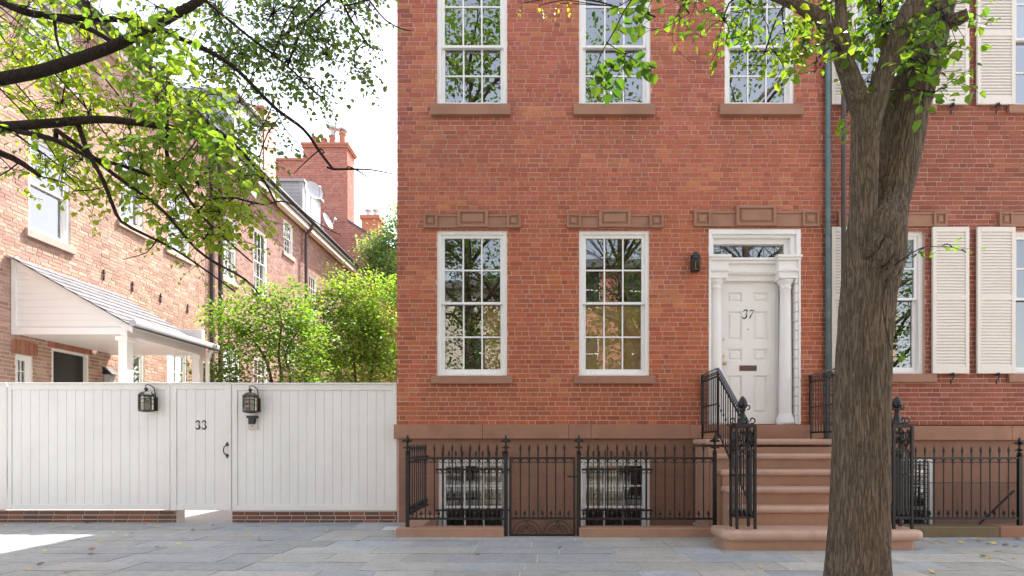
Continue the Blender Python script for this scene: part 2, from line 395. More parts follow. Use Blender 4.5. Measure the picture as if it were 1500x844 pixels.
def lintel(f,root,u0,u1,v0,v1,c0,c1,cv0,cv1,e=.20,m='brownstone',name='lintel'):
    b=MB()
    b.fbox(f,u0+e,c0,v0,v1,-.05,.020); b.fbox(f,c1,u1-e,v0,v1,-.05,.020)
    for p,q in ((u0+e,c0),(c1,u1-e)):
        b.fbox(f,p,q,v0,v0+.03,.02,.034); b.fbox(f,p,q,v1-.03,v1,.02,.034)
    def blk(p,q,r,s,w,t):
        b.fbox(f,p,q,r,s,-.05,w)
        b.fbox(f,p,p+t,r,s,w,w+.022); b.fbox(f,q-t,q,r,s,w,w+.022); b.fbox(f,p+t,q-t,r,r+t,w,w+.0215); b.fbox(f,p+t,q-t,s-t,s,w,w+.0215)
        g=t+.022
        b.frustum(f,p+g,q-g,r+g,s-g,w,w+.02,.018)
    blk(u0,u0+e,v0-.004,v1+.004,.028,.03); blk(u1-e,u1,v0-.004,v1+.004,.028,.03); blk(c0,c1,cv0,cv1,.036,.038)
    return b.build(name,M[m],root,bevel=.0025,seg=1)
lintel(ff,h37,-1.706,-.314,4.222,4.412,-1.216,-.784,4.224,4.473)
lintel(ff,h37,.343,1.726,4.222,4.412,.804,1.255,4.224,4.473)
lintel(ff,h37,2.167,3.951,4.24,4.455,2.765,3.33,4.242,4.53,e=.235)
# water table in blocks and basement ashlar
wt=MB(); xs=[-2.13,-.86,.37,.69,2.10]
for i in range(4): wt.fbox(ff,xs[i]+.002,xs[i+1]-.002,1.200,1.404,-.1,.055)
wt.fbox(ff,2.10,4.02,1.200,1.400,-.1,.05)
wt.build('water_table',M['brownstone'],h37,bevel=.006)
BW=[(-1.50,-.49,-.5,.905),(.52,1.54,-.5,.905)]
ash=MB(); rows=[-.75,-.35,.045,.35,.665,.945,1.2]
for r in range(6):
    za,zb=rows[r],rows[r+1]; x=-2.07+(.0 if r%2 else .0); cuts=[-2.07]
    while cuts[-1]<4.0: cuts.append(cuts[-1]+rnd.uniform(.45,.95))
    cuts[-1]=4.02
    # blocks end on window jambs
    segs=[(cuts[i],cuts[i+1]) for i in range(len(cuts)-1)]
    for s0,s1 in segs:
        parts=[(s0,s1)]
        for h in BW:
            if zb>h[2]+.01 and za<h[3]-.01:
                ns=[]
                for a,b in parts:
                    if h[1]<=a or h[0]>=b: ns.append((a,b)); continue
                    if h[0]>a: ns.append((a,h[0]))
                    if h[1]<b: ns.append((h[1],b))
                parts=ns
        for a,b in parts:
            zt=zb
            if b-a>.01: ash.fbox(ff,a+.0015,b-.0015,za+.0015,zt-.0015,-.13,rnd.uniform(.0,.003))
for h in BW: ash.fbox(ff,h[0],h[1],.905,.945,-.13,.0)
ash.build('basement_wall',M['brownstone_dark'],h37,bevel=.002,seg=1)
sheet(ff,-2.06,4.0,-.74,1.19,BW,w=-.008,reveal=.1).build('basement_joint',M['mortar'],h37)
for i,(a,b,c,d) in enumerate(BW):
    w=sash_window(ff,h37,a,b,c,d,.215,rows=(2,2),cas=.06,st=.042,glass='glass',bottom=.08)
    if i==1:
        bl=MB()
        for k in range(16): bl.box(a+.1,b-.36,.15,.165,.22+k*.042,.252+k*.042)
        bl.build('blind',M['blind'],w)
    else:
        bl=MB()
        for k in range(14): bl.box(a+.56,b-.08,.15,.165,.20+k*.042,.232+k*.042)
        bl.build('blind',M['blind'],w)
room(h37,-1.8,0,.16,3,-.8,1.1,'blind'); room(h37,.2,2.0,.16,3,-.8,1.1,'blind')

em,ent,eb,eo=newmat('lamp glow'); eb.inputs['Emission Color'].default_value=(1,.93,.62,1); eb.inputs['Emission Strength'].default_value=7; eb.inputs['Base Color'].default_value=(.8,.75,.6,1)
for x0,x1 in ((-1.5,-.4),(.5,1.7)): MB().box(x0,x1,.9,1.5,1.02,1.05).build('ceiling_lamp',em,h37)  # glowing panels added overhead to brighten the basement rooms
# ---- door surround
ds=MB(); u0,u1=2.38,3.70; T=4.205
ds.fbox(ff,u0,u0+.045,3.82,T,-.3,.018); ds.fbox(ff,u1-.06,u1,3.80,T,-.35,.018); ds.fbox(ff,u1-.028,u1,1.404,3.80,-.35,.018); ds.fbox(ff,u0,u0+.03,1.404,3.82,-.35,.018)
ds.fbox(ff,u0+.045,u1-.06,T-.07,T,-.3,.015); ds.fbox(ff,u0+.045,u1-.06,T-.11,T-.07,-.3,-.02)
ds.fbox(ff,u0+.045,u0+.08,3.82,T-.11,-.3,-.02); ds.fbox(ff,u1-.13,u1-.06,3.82,T-.11,-.3,-.02)
ds.fbox(ff,u0+.08,u1-.13,T-.18,T-.11,-.3,-.08); ds.fbox(ff,u1-.20,u1-.13,3.82,T-.18,-.3,-.08)
ds.build('door_frame',M['white'],h37,bevel=.005)
en=MB()  # entablature with breaks over the columns
def enta(a,b,o):
    en.fbox(ff,a,b,3.80,3.835,-.40,.045+o); en.fbox(ff,a+.012,b-.012,3.765,3.80,-.40,.025+o)
    en.fbox(ff,a+.03,b-.03,3.64,3.765,-.40,-.01+o); en.fbox(ff,a+.02,b-.02,3.60,3.64,-.40,.012+o); en.fbox(ff,a+.035,b-.035,3.535,3.60,-.40,-.012+o)
enta(2.375,2.70,.0); enta(3.36,3.715,.0)
en.fbox(ff,2.66,3.40,3.79,3.825,-.40,-.06); en.fbox(ff,2.66,3.40,3.75,3.79,-.40,-.09); en.fbox(ff,2.64,3.42,3.60,3.75,-.40,-.13)
en.fbox(ff,2.64,3.42,3.52,3.60,-.40,-.17)
k=0; x=2.68
while x<3.38: en.fbox(ff,x,x+.018,3.615,3.64,-.13,-.112); x+=.034
for a,b in ((2.415,2.655),(3.41,3.66)):
    x=a
    while x<b: en.fbox(ff,x,x+.016,3.605,3.633,.012,.024); x+=.032
en.build('entablature',M['white'],h37,bevel=.004)
for cx in (2.515,3.53):
    cy=.105; r=.088
    pr=[(.125,1.405),(.125,1.46),(.118,1.465),(.122,1.49),(.112,1.515),(.10,1.525),(.104,1.545),(r,1.56)]
    for i in range(9): 
        t=i/8; pr.append((r*(1-.14*t**1.6),1.57+t*1.80))
    pr+=[(.086,3.38),(.086,3.395),(.078,3.40),(.078,3.43),(.095,3.45),(.112,3.475),(.116,3.49),(.116,3.505)]
    cm=MB().lathe(cx,cy,pr,28); cm.box(cx-.13,cx+.13,cy-.13,cy+.13,3.505,3.535)
    cm.build('column',M['white'],h37,smooth=False,bevel=0).data.polygons.foreach_set('use_smooth',[len(p.vertices)==4 for p in bpy.data.objects[-1].data.polygons] if False else [True]*(len(cm.f)-6)+[False]*6)
rv=MB() # rusticated wooden reveals beside the columns
z=1.41
while z<3.5:
    rv.box(3.635,3.67,.0,.36,z,z+.122); rv.box(2.40,2.43,.02,.36,z,z+.128)
    rv.box(3.51,3.634,.215,.30,z,z+.122); rv.box(2.41,2.63,.262,.30,z,z+.128); z+=.135
rv.box(3.645,3.671,.03,.37,1.41,3.52); rv.box(2.39,2.425,.03,.37,1.41,3.52); rv.box(3.51,3.644,.225,.37,1.41,3.52); rv.box(2.40,2.63,.268,.37,1.41,3.52)
rv.build('reveal_panel',M['white'],h37,bevel=.003,seg=1)
# transom with leaded tracery
tm=MB(); 
ty=.13
tm.box(2.42,3.60,ty-.02,ty+.03,3.82,3.838); tm.box(2.42,3.56,ty-.02,ty+.03,4.02,4.045)
tr=tm.build('transom_frame',M['white'],h37)
MB().quad((2.43,ty,3.82),(3.58,ty,3.82),(3.58,ty,4.03),(2.43,ty,4.03)).build('transom_glass',M['glass'],tr)
ld=MB(); n=7
for i in range(n+1):
    x=2.44+i*(1.10/n); ld.tube([(x,ty-.006,3.83),(x,ty-.006,4.02)],.003,4)
for i in range(n):
    x=2.44+i*(1.10/n); w=1.10/n
    ld.tube([(x,ty-.008,3.84),(x+w,ty-.008,4.0)],.003,4); ld.tube([(x,ty-.010,4.0),(x+w,ty-.010,3.84)],.003,4)
ld.tube([(2.44,ty-.006,4.0),(3.54,ty-.006,4.0)],.004,4)
ld.build('leading',mat('lead',(.16,.15,.13),.6,.1,5),tr)
MB().box(2.36,3.74,.9,.95,1.25,4.9).build('hall_wall',M['dark'],h37)
# door leaf with sunk panels
DX0,DX1,DZ0,DZ1,DY=2.60,3.44,1.42,3.50,.23
dr=MB(); cols=[(2.725,2.945),(3.105,3.325)]
dpx=lambda y:CZ+(HY-y)*8.23/F
rws=[(dpx(606),dpx(550)),(dpx(529),dpx(511)),(dpx(499),dpx(456)),(dpx(443),dpx(428))]
vs=[DZ0]; 
for a,b in rws: vs+= [a,b]
vs.append(DZ1); us=[DX0,cols[0][0],cols[0][1],cols[1][0],cols[1][1],DX1]
df=wmap_front(DY)
for i in range(5):
    for j in range(len(vs)-1):
        panel=(i in(1,3)) and (j%2==1)
        if panel:
            a,b,c,d=us[i],us[i+1],vs[j],vs[j+1]
            dr.fbox(df,a,b,c,d,-.045,-.022)
            dr.frustum(df,a+.028,b-.028,c+.028,d-.028,-.022,-.006,.022)
            for (p,q,r_,s_) in ((a,b,d-.012,d),(a,b,c,c+.012),(a,a+.012,c+.012,d-.012),(b-.012,b,c+.012,d-.012)): dr.fbox(df,p,q,r_,s_,-.022,-.010)
        else: dr.fbox(df,us[i],us[i+1],vs[j],vs[j+1],-.045,0)
door=dr.build('door',M['white'],h37)
MB().fbox(df,DX0-.05,DX0-.004,DZ0,DZ1,-.06,-.005).fbox(df,DX1+.004,DX1+.05,DZ0,DZ1,-.06,-.005).fbox(df,DX0-.05,DX1+.05,DZ1+.004,DZ1+.05,-.06,-.004).build('door_jamb',M['white'],h37,bevel=.003)
MB().fbox(df,2.905,3.16,2.205,2.285,0,.008).fbox(df,2.925,3.14,2.225,2.265,.008,.011).build('mail_slot',mat('letter plate',(.10,.06,.055),.35,.1,8,metal=.3),door,bevel=.002)
kb=MB(); kx,kz=2.672,2.31
kb.tube([(kx,DY,kz),(kx,DY-.04,kz)],.012,10); kb.tube([(kx,DY-.035,kz),(kx,DY-.045,kz),(kx,DY-.06,kz),(kx,DY-.072,kz)],[.018,.028,.028,.012],12)
kb.tube([(kx,DY,kz+.11),(kx,DY-.012,kz+.11)],.016,10); kb.tube([(kx,DY,kz+.36),(kx,DY-.012,kz+.36)],.016,10)
kb.build('door_knob',M['brass'],door,smooth=False)
MB().tube([(3.03,DY,2.82),(3.03,DY-.006,2.82)],.009,8).build('peephole',M['bronze'],door)
# numerals as flat ribbons
def ribbon(mb,f,pts,wd,w0,w1):
    pts=[Vector((p[0],p[1])) for p in pts]; n=len(pts)
    L=[];Rr=[]
    for i,p in enumerate(pts):
        t=(pts[min(i+1,n-1)]-pts[max(i-1,0)]).normalized(); nn=Vector((-t.y,t.x)); h=wd[i]/2
        L.append(p+nn*h); Rr.append(p-nn*h)
    for i in range(n-1):
        q=[L[i],L[i+1],Rr[i+1],Rr[i]]
        P=[f(a.x,a.y,w0) for a in q]+[f(a.x,a.y,w1) for a in q]
        mb.add(P,[(4,5,6,7),(0,1,5,4),(1,2,6,5),(2,3,7,6),(3,0,4,7)])
def arc(cx,cy,rx,ry,a0,a1,n=10): return [(cx+rx*math.cos(R(a0+(a1-a0)*i/n)),cy+ry*math.sin(R(a0+(a1-a0)*i/n))) for i in range(n+1)]
def three(mb,f,x,z,h,w0,w1,slant=0,k=1.0):
    s=h
    def tr(p): return (x+(p[0]+slant*p[1])*s,z+p[1]*s)
    up=arc(.27,.755,.21,.245,165,-72,14); lo=arc(.26,.275,.25,.275,78,-165,16)
    wu=[.045+.10*max(0,math.sin(math.pi*min(1,i/14*1.25)))**1.2 for i in range(15)]; wl=[.03+.12*max(0,math.sin(math.pi*i/16))**1.0 for i in range(17)]
    wu=[a*s*k for a in wu]; wl=[a*s*k for a in wl]
    ribbon(mb,f,[tr(p) for p in up],wu,w0,w1); ribbon(mb,f,[tr(p) for p in lo],wl,w0,w1+.0004)
    for c in (arc(.09,.78,.045,.045,0,360,10),arc(.05,.17,.05,.05,0,360,10)):
        cp=[tr(p) for p in c[:-1]]; n=len(cp)
        mb.add([f(p[0],p[1],w1+.0008) for p in cp],[tuple(range(n))])
def seven(mb,f,x,z,h,w0,w1,slant=0,k=1.0):
    def tr(p): return (x+(p[0]+slant*p[1])*h,z+p[1]*h)
    ribbon(mb,f,[tr((.02,.82)),tr((.10,.93)),tr((.3,.94)),tr((.56,.97))],[.03*h,.11*h,.12*h,.03*h],w0,w1)
    ribbon(mb,f,[tr((.55,.95)),tr((.40,.66)),tr((.26,.35)),tr((.18,.0))],[.03*h,.05*h*k,.09*h*k,.13*h*k],w0,w1+.0004)
nm=MB(); three(nm,df,2.940,2.98,.125,0,.005,.18,1.1); nm.build('number_digit',M['bronze'],door)
nm=MB(); seven(nm,df,3.035,2.98,.125,0,.005,.16,1.1); nm.build('number_digit',M['bronze'],door)

# ---- areaway curb (part of the fence base is its own thing)
cur=thing('stone_curb',(-.9,-1.2,0),'low brownstone curb under the iron fence left of the gate','curb','stone curbs under the iron fences')
cb=MB(); cb.box(-1.765,-.47,-1.30,-1.08,-.02,.11); cb.box(-1.765,-1.50,-1.08,-.002,-.021,.108)
cb.build('curb_stone',M['step'],cur,bevel=.008)
cur2=thing('stone_curb',(1.1,-1.2,0),'low brownstone curb between the scrolled gate and the stoop','curb','stone curbs under the iron fences')
MB().box(.44,2.165,-1.30,-1.08,-.02,.11).build('curb_stone',M['step'],cur2,bevel=.008)

# ================================================================== STOOP
st=thing('stoop',(3.05,-1.1,0),'brownstone stoop of six rounded steps climbing to the number 37 door','stoop')
SX0,SX1=2.17,3.93
zs=[1.19,1.0,.808,.612,.413]; ys=[-.72,-.97,-1.22,-1.47,-1.72]
core=MB()
core.box(2.175,3.96,-.69,-.06,-.8,1.085)
for i in range(1,5): core.box(SX0+.03+.0*i,SX1,ys[i]+.035,ys[i-1]+.035,-.8,zs[i]-.075)
core.build('stair_core',M['step'],st,bevel=.004)
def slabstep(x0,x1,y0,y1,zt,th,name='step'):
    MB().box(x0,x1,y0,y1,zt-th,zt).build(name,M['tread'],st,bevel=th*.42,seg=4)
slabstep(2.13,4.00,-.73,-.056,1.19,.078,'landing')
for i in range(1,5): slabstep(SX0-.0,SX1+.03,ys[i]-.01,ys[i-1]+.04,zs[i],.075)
bs=MB()
# bottom step: wide tread and setback riser block with clipped corners
def clipped(x0,x1,y0,y1,z0,z1,c):
    P=[(x0,y1),(x0,y0+c),(x0+c,y0),(x1-c,y0),(x1,y0+c),(x1,y1)]
    vs=[(x,y,z0) for x,y in P]+[(x,y,z1) for x,y in P]
    m=MB(); m.add(vs,[tuple(range(5,-1,-1)),tuple(range(6,12))]+[(i,(i+1)%6,6+(i+1)%6,6+i) for i in range(6)]); return m
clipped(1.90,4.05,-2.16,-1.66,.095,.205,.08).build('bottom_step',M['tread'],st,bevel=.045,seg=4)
clipped(1.94,3.97,-2.11,-1.685,-.05,.12,.06).build('bottom_riser',M['step'],st,bevel=.006)
MB().box(2.55,3.92,-.05,.36,1.192,1.400).build('door_sill',M['step'],st,bevel=.008)

# ================================================================== IRON WORK
def spear(mb,x,y,z,s=1.0):
    mb.tube([(x,y,z-.02*s),(x,y,z-.005*s),(x,y,z),(x,y,z+.012*s),(x,y,z+.03*s),(x,y,z+.06*s),(x,y,z+.085*s)],[.008*s,.008*s,.015*s,.009*s,.0165*s,.009*s,.001*s],6)
def cscroll(mb,f,cx,cz,r,side,w,th=.0045):
    # small C hanging from the rail, curl inwards
    pts=[]
    for i in range(13):
        a=R(90-side*(-0)+0) ; t=i/12
        ang=R(90)+side*R(-t*250); rr=r*(1-.45*t)
        pts.append(f(cx+side*0+rr*math.cos(ang)*1.0,cz+rr*math.sin(ang),w))
    mb.tube(pts,th,4,cap=False)
def finial_fleur(mb,x,y,z):
    mb.lathe(x,y,[(.030,z),(.036,z+.01),(.018,z+.02),(.030,z+.035),(.018,z+.05)],8)
    f=lambda u,v,w:(x+u,y+w,v)
    # two tiers of leaf-shaped crossed plates
    for (zz,wd,ht) in ((z+.05,.058,.07),(z+.115,.066,.115)):
        for rot in (0,math.pi/2):
            g=(lambda u,v,w:(x+u,y+w,v)) if rot==0 else (lambda u,v,w:(x+w,y+u,v))
            P=[(0,zz),(.016,zz+ht*.25),(wd,zz+ht*.30),(wd*.75,zz+ht*.5),(.020,zz+ht*.60),(0,zz+ht),(-.020,zz+ht*.60),(-wd*.75,zz+ht*.5),(-wd,zz+ht*.30),(-.016,zz+ht*.25)]
            vs=[g(a,b,-.010) for a,b in P]+[g(a,b,.010) for a,b in P]; n=len(P)
            fs=[(0,1,9),(1,4,6,9),(1,2,3,4),(6,7,8,9),(4,5,6)]
            fs+= [tuple(i+n for i in q[::-1]) for q in fs]+[(i,(i+1)%n,n+(i+1)%n,n+i) for i in range(n)]
            mb.add(vs,fs)
def picket_run(f,u0,u1,n,zr,zb,ztop,root,knobs=True,w=0,scr=True,s=1.0,zfoot=None):
    for zz in (zr,zb): MB().fbox(f,u0,u1,zz-.012,zz+.012,w-.014,w+.014).build('rail',M['iron'],root)
    us=[u0+(u1-u0)*(i+1)/(n+1) for i in range(n)]; du=(u1-u0)/(n+1)
    for u in us:
        p=MB(); 
        p.tube([f(u,zfoot if zfoot is not None else zb,w),f(u,ztop-.085*s,w)],.0075*s,6)
        x,y,z=f(u,ztop-.085*s,w); spear(p,x,y,z,s); p.tube([f(u,zr-.025,w),f(u,zr-.045,w),f(u,zr-.062,w)],[.006,.013,.004],6)
        p.build('picket',M['iron'],root)
    if scr:
        sc=MB()
        for i in range(n+1):
            c=u0+du*(i+.5)
            for sd in (-1,1):
                r=.026; pts=[]
                for k in range(12):
                    t=k/11; ang=R(90)-sd*R(t*260); rr=r*(1-.5*t)
                    pts.append(f(c+sd*(du*.5-.032)+rr*math.cos(ang)*1.1-sd*.0,zr-.012-r+rr*math.sin(ang),w))
                sc.tube(pts,.0045,4,cap=False)
        sc.build('scrollwork',M['iron'],root)
    if knobs:
        kn=MB()
        for i in range(n+1):
            x,y,z=f(u0+du*(i+.5),zb+.012,w)
            kn.lathe(x,y,[(.012,z),(.005,z+.012),(.005,z+.03),(.018,z+.042),(.020,z+.055),(.008,z+.068),(.010,z+.078),(.001,z+.09)],8)
        kn.build('knob_finials',M['iron'],root)
def post(x,y,root,z0=.1,zt=1.0,square=.02):
    m=MB(); m.box(x-square,x+square,y-square,y+square,z0,zt); finial_fleur(m,x,y,zt); m.build('post',M['iron'],root)
fy=wmap_front(-1.2)
f1=thing('iron_fence',(-1.05,-1.2,0),'black iron spear fence left of the gate, turning back to the house','fence','iron fences')
picket_run(fy,-1.65,-.45,10,.95,.21,1.125,f1); post(-1.65,-1.2,f1,.1); 
fs_=lambda u,v,w:(-1.65+w,u,v)
picket_run(fs_,-1.2,-.02,9,.95,.26,1.125,f1,scr=True)
f2=thing('iron_fence',(1.27,-1.2,0),'black iron spear fence between the scrolled gate and the stoop','fence','iron fences')
picket_run(fy,.44,2.08,13,.95,.21,1.125,f2); post(2.10,-1.2,f2,.1)
g1=thing('iron_gate',(0,-1.2,0),'black iron gate with scrolled bottom panel between two finial posts','gate')
post(-.45,-1.2,g1,-.02,square=.024); post(.44,-1.2,g1,-.02,square=.024)
gm=MB(); gm.box(-.405,-.38,-1.212,-1.188,.02,.965); gm.box(.372,.397,-1.212,-1.188,.02,.965); gm.box(-.405,.397,-1.210,-1.190,.0,.022)
gm.box(.30,.44,-1.225,-1.212,.715,.735); gm.build('gate_frame',M['iron'],g1)
picket_run(fy,-.38,.372,6,.95,.215,1.125,g1,knobs=True)
sp=MB()
def spiral(cx,cz,r0,turns,a0,dirn,f=fy,th=.0055,end=.12):
    pts=[]; N=int(28*turns)
    for i in range(N+1):
        t=i/N; ang=R(a0)+dirn*2*math.pi*turns*t; rr=r0*(1-t*(1-end)); pts.append(f(cx+rr*math.cos(ang),cz+rr*math.sin(ang),0))
    return pts
for c in (-.195,.185):
    sp.tube([fy(c+.175*math.cos(R(a)),.022+.165*math.sin(R(a)),0) for a in range(0,181,12)],.0055,5)
    for sd in (-1,1):
        sp.tube(spiral(c+sd*.055,.082,.052,1.6,90+sd*90,-sd),.0052,5)
        sp.tube([fy(c+sd*.055+sd*-.052,.085,0),fy(c+sd*.02,.15,0),fy(c,.18,0)],.0052,5)
        sp.tube([fy(c+sd*.107*1.0,.082,0),fy(c+sd*.115,.05,0),fy(c+sd*.13,.022,0)],.0052,5)
sp.build('scroll_panel',M['iron'],g1)
# window guards
for i,(a,b) in enumerate(((-1.52,-.47),(.55,1.56))):
    wg=thing('window_guard',((a+b)/2,-.1,.2),'black spear topped window guard over the %s basement window'%('left' if i==0 else 'right'),'window guard','window guards')
    picket_run(wmap_front(-.10),a,b,10 if i==0 else 11,.765,.185,1.04,wg,knobs=False,scr=True,s=.9,zfoot=-.3)

# stair railings
def scrollband(mb,p,q,r=.024):
    # row of small rings between two rails
    p=Vector(p);q=Vector(q); L=(q-p).length; n=max(1,int(L/(2*r+.006))); d=(q-p)/n
    for i in range(n):
        c=p+d*(i+.5)
        mb.tube([c+Vector((0,math.cos(R(a))*r,math.sin(R(a))*r)) for a in range(0,361,36)],.0055,4,cap=False)
def railing(x,sd,label):
    root=thing('stair_railing',(x,-1.0,1.19),label,'railing','stoop railings')
    hr=MB(); top=2.10; yw,yf=-.02,-.75; yn=-1.80; zn=1.36
    pts=[(x,yw,top),(x,yf,top),(x,yn,zn)]
    for a,b in ((pts[0],pts[1]),(pts[1],pts[2])):
        a=Vector(a);b=Vector(b)
        vs=[]; 
        for p in (a,b):
            for (dx,dz) in ((-.024,0),(-.017,.016),(.017,.016),(.024,0)): vs.append((p.x+dx,p.y,p.z+dz))
        hr.add(vs,[(0,1,5,4),(1,2,6,5),(2,3,7,6),(3,0,4,7),(0,1,2,3),(4,5,6,7)])
    hr.build('handrail',M['steel'],root)
    fr=MB(); 
    fr.box(x-.012,x+.012,yf,yw,2.0,2.018); fr.box(x-.012,x+.012,yf,yw,1.275,1.30); fr.box(x-.012,x+.012,yf,yw,1.64,1.655)
    fr.tube([(x,yf,2.008),(x,yn,zn-.09)],.011,4); fr.tube([(x,yf,1.287),(x,yn,.51)],.013,4)
    fr.box(x-.014,x+.014,yf-.014,yf+.014,1.19,2.1); fr.box(x-.014,x+.014,yw-.03,yw,1.19,2.1)
    fr.tube([(x,yf+.1,1.19),(x,yf+.1,1.28)],.01,6)
    fr.build('frame',M['iron'],root)
    sb=MB(); scrollband(sb,(x,yw,2.055),(x,yf,2.055)); scrollband(sb,(x,yf,2.050),(x,yn,zn-.045)); sb.build('ring_band',M['iron'],root)
    n=9
    for i in range(n):
        y=yw-.05+(yf-yw+.05)*(i+.5)/n; MB().tube([(x,y,1.29),(x,y,2.01)],.0075,6).build('baluster',M['iron'],root)
    n=12
    for i in range(n):
        t=(i+.5)/n; y=yf+(yn-yf)*t; za=1.287+(.51-1.287)*t; zb=2.008+(zn-.09-2.008)*t
        m=MB().tube([(x,y,za),(x,y,zb)],.0075,6)
        m.lathe(x,y,[(.008,(za+zb)/2-.02),(.015,(za+zb)/2),(.008,(za+zb)/2+.02)],6)
        m.build('baluster',M['iron'],root)
    # newel cage
    cx,cy=(2.19 if sd<0 else 3.88),-1.90; h=.098
    nw=MB()
    for dx in (-h,h):
        for dy in (-h,h): nw.box(cx+dx-.013,cx+dx+.013,cy+dy-.013,cy+dy+.013,.20,1.32)
    for z,t in ((.33,.010),(.78,.006),(1.06,.008),(1.31,.014)):
        for dy in (-h,h): nw.box(cx-h,cx+h,cy+dy-.009,cy+dy+.009,z-t,z+t)
        for dx in (-h,h): nw.box(cx+dx-.009,cx+dx+.009,cy-h+.001,cy+h-.001,z-t+.001,z+t-.001)
    nw.box(cx-h-.014,cx+h+.014,cy-h-.014,cy+h+.014,1.318,1.334)
    for k in range(1,4):
        o=-h+2*h*k/4
        for (ax,ay) in ((o,-h),(o,h),(-h,o),(h,o)):
            nw.tube([(cx+ax,cy+ay,.33),(cx+ax,cy+ay,1.06)],.0065,5)
            nw.lathe(cx+ax,cy+ay,[(.003,.765),(.014,.78),(.003,.795)],6)
            nw.lathe(cx+ax,cy+ay,[(.003,.34),(.018,.36),(.014,.38),(.003,.41)],6)
    # gothic tracery near the top, each of the four faces
    for face in range(4):
        def g(u,v,face=face): 
            return {0:(cx+u,cy-h,v),1:(cx+u,cy+h,v),2:(cx-h,cy+u,v),3:(cx+h,cy+u,v)}[face]
        for sx in (-1,1):
            nw.tube([g(sx*h*.95,.95),g(sx*h*.6,1.02),g(0,1.08),g(-sx*h*.6,1.14),g(-sx*h*.8,1.20)],.0065,5)
            nw.tube([g(sx*h*.5+h*.45*math.cos(R(a)),1.20+.055*math.sin(R(a))) for a in range(0,361,30)],.006,4,cap=False)
            nw.tube([g(sx*h*.95,1.10),g(sx*h*.7,1.17),g(sx*h*.5,1.28)],.006,4); nw.tube([g(sx*h*.05,1.10),g(sx*h*.3,1.17),g(sx*h*.5,1.28)],.006,4)
    nw.build('newel_cage',M['iron'],root)
    fn=MB(); z=1.334
    fn.lathe(cx,cy,[(.085,z),(.06,z+.02),(.038,z+.06),(.026,z+.10),(.020,z+.14),(.032,z+.150),(.032,z+.165),(.020,z+.175),(.028,z+.185),(.046,z+.20),(.050,z+.225),(.044,z+.255),(.028,z+.285),(.012,z+.305),(.001,z+.312)],14)
    for a in range(4):
        dx,dy=((1,0),(-1,0),(0,1),(0,-1))[a]
        P=[]
        for i in range(16):
            t=i/15; ang=R(-120+t*330); rr=.036*(1-.5*t); P.append((cx+dx*(.105+rr*math.cos(ang)),cy+dy*(.105+rr*math.cos(ang)),z+.045+rr*math.sin(ang)))
        fn.tube(P,.0075,5)
        P=[]
        for i in range(14):
            t=i/13; ang=R(-110+t*310); rr=.026*(1-.4*t); P.append((cx+dx*(.055+rr*math.cos(ang)),cy+dy*(.055+rr*math.cos(ang)),z+.190+rr*math.sin(ang)))
        fn.tube(P,.007,5)
    fn.build('newel_finial',M['iron'],root,smooth=True)
railing(2.28,-1,'black iron stoop railing left of the 37 door with pineapple topped cage newel')
railing(3.83,1,'black iron stoop railing right of the 37 door, mostly behind the trunk')

# wall lantern beside door 37
def lantern_wall():
    r=thing('wall_lantern',(2.17,-.01,2.72+.95),'small black box lantern on the brick beside the 37 door','lantern')
    x,z=2.17,3.58
    b=MB(); b.box(x-.045,x+.045,-.03,-.005,z+.02,z+.25); b.lathe(x,-.085,[(.075,z+.20),(.072,z+.215),(.05,z+.24),(.045,z+.25),(.045,z+.262),(.03,z+.27)],4,math.pi/4)
    b.lathe(x,-.085,[(.078,z),(.078,z+.015),(.07,z+.022)],4,math.pi/4)
    for dx in (-.05,.05):
        for dy in (-.05,.05): b.box(x+dx-.005,x+dx+.005,-.085+dy-.005,-.085+dy+.005,z+.02,z+.205)
    b.build('lantern_body',M['black'],r)
    MB().box(x-.044,x+.044,-.129,-.041,z+.025,z+.2).build('lantern_glass',M['glass_dim'],r)
    MB().lathe(x,-.085,[(.012,z+.02),(.012,z+.09),(.008,z+.10),(.002,z+.14)],8).build('lantern_candle',M['brass'],r)
lantern_wall()

# downspouts
def pipe(x,y,z0,z1,r,m,name,label,straps):
    root=thing(name,(x,y,0),label,'downspout','downspouts on the street front')
    b=MB().tube([(x,y,z0),(x,y,z1)],r,12); b.build('pipe',M[m],root,smooth=True)
    s=MB()
    for z in straps: s.lathe(x,y,[(r+.004,z-.015),(r+.007,z),(r+.004,z+.015)],12)
    s.build('strap',M[m],root)
pipe(4.06,-.07,.0,9.5,.034,'copper','downspout','green painted downspout on the joint between the two brick houses',[1.6,3.3,5.5,7.2])
pipe(4.235,-.16,1.2,9.5,.032,'brownpipe','downspout','dark brown downspout just right of the green one',[3.4,5.5])

# ================================================================== HOUSE 39 (right)
h39=thing('brick_house',(7,0,0),'darker red brick house with cream louvred shutters behind the big trunk','house')
NW=[(4.46,5.49),(6.76,7.79)]
nh=[(a,b,2.13,4.19) for a,b in NW]+[(a,b,5.975,8.1) for a,b in NW]
w39=bricks(ff,4.025,9.5,1.40,9.6,nh,col39,L=.20,H=.105,joint=.0135,bond=lambda z:'flemish' if z<2 else 'mixed').build('wall',M['brick'],h39)
sheet(ff,4.025,9.5,1.40,9.6,nh).build('mortar',M['mortar_pale'],w39)
MB().box(4.03,9.5,10.8,11,-.9,9.6).box(9.3,9.5,.01,11,-.9,9.6).build('side_wall',M['mortar'],h39)
MB().box(4.03,9.6,-.25,11,9.6,9.9).build('cornice',M['brownstone'],h39)
MB().box(4.03,9.3,.25,10.8,5.0,5.25).box(4.03,9.3,.25,10.8,1.0,1.15).build('floor_slab',M['dark'],h39)
room(h39,4.1,9.2,.25,3.5,1.2,4.9,'dark'); room(h39,4.1,9.2,.25,3.5,5.3,9.4,'dark')
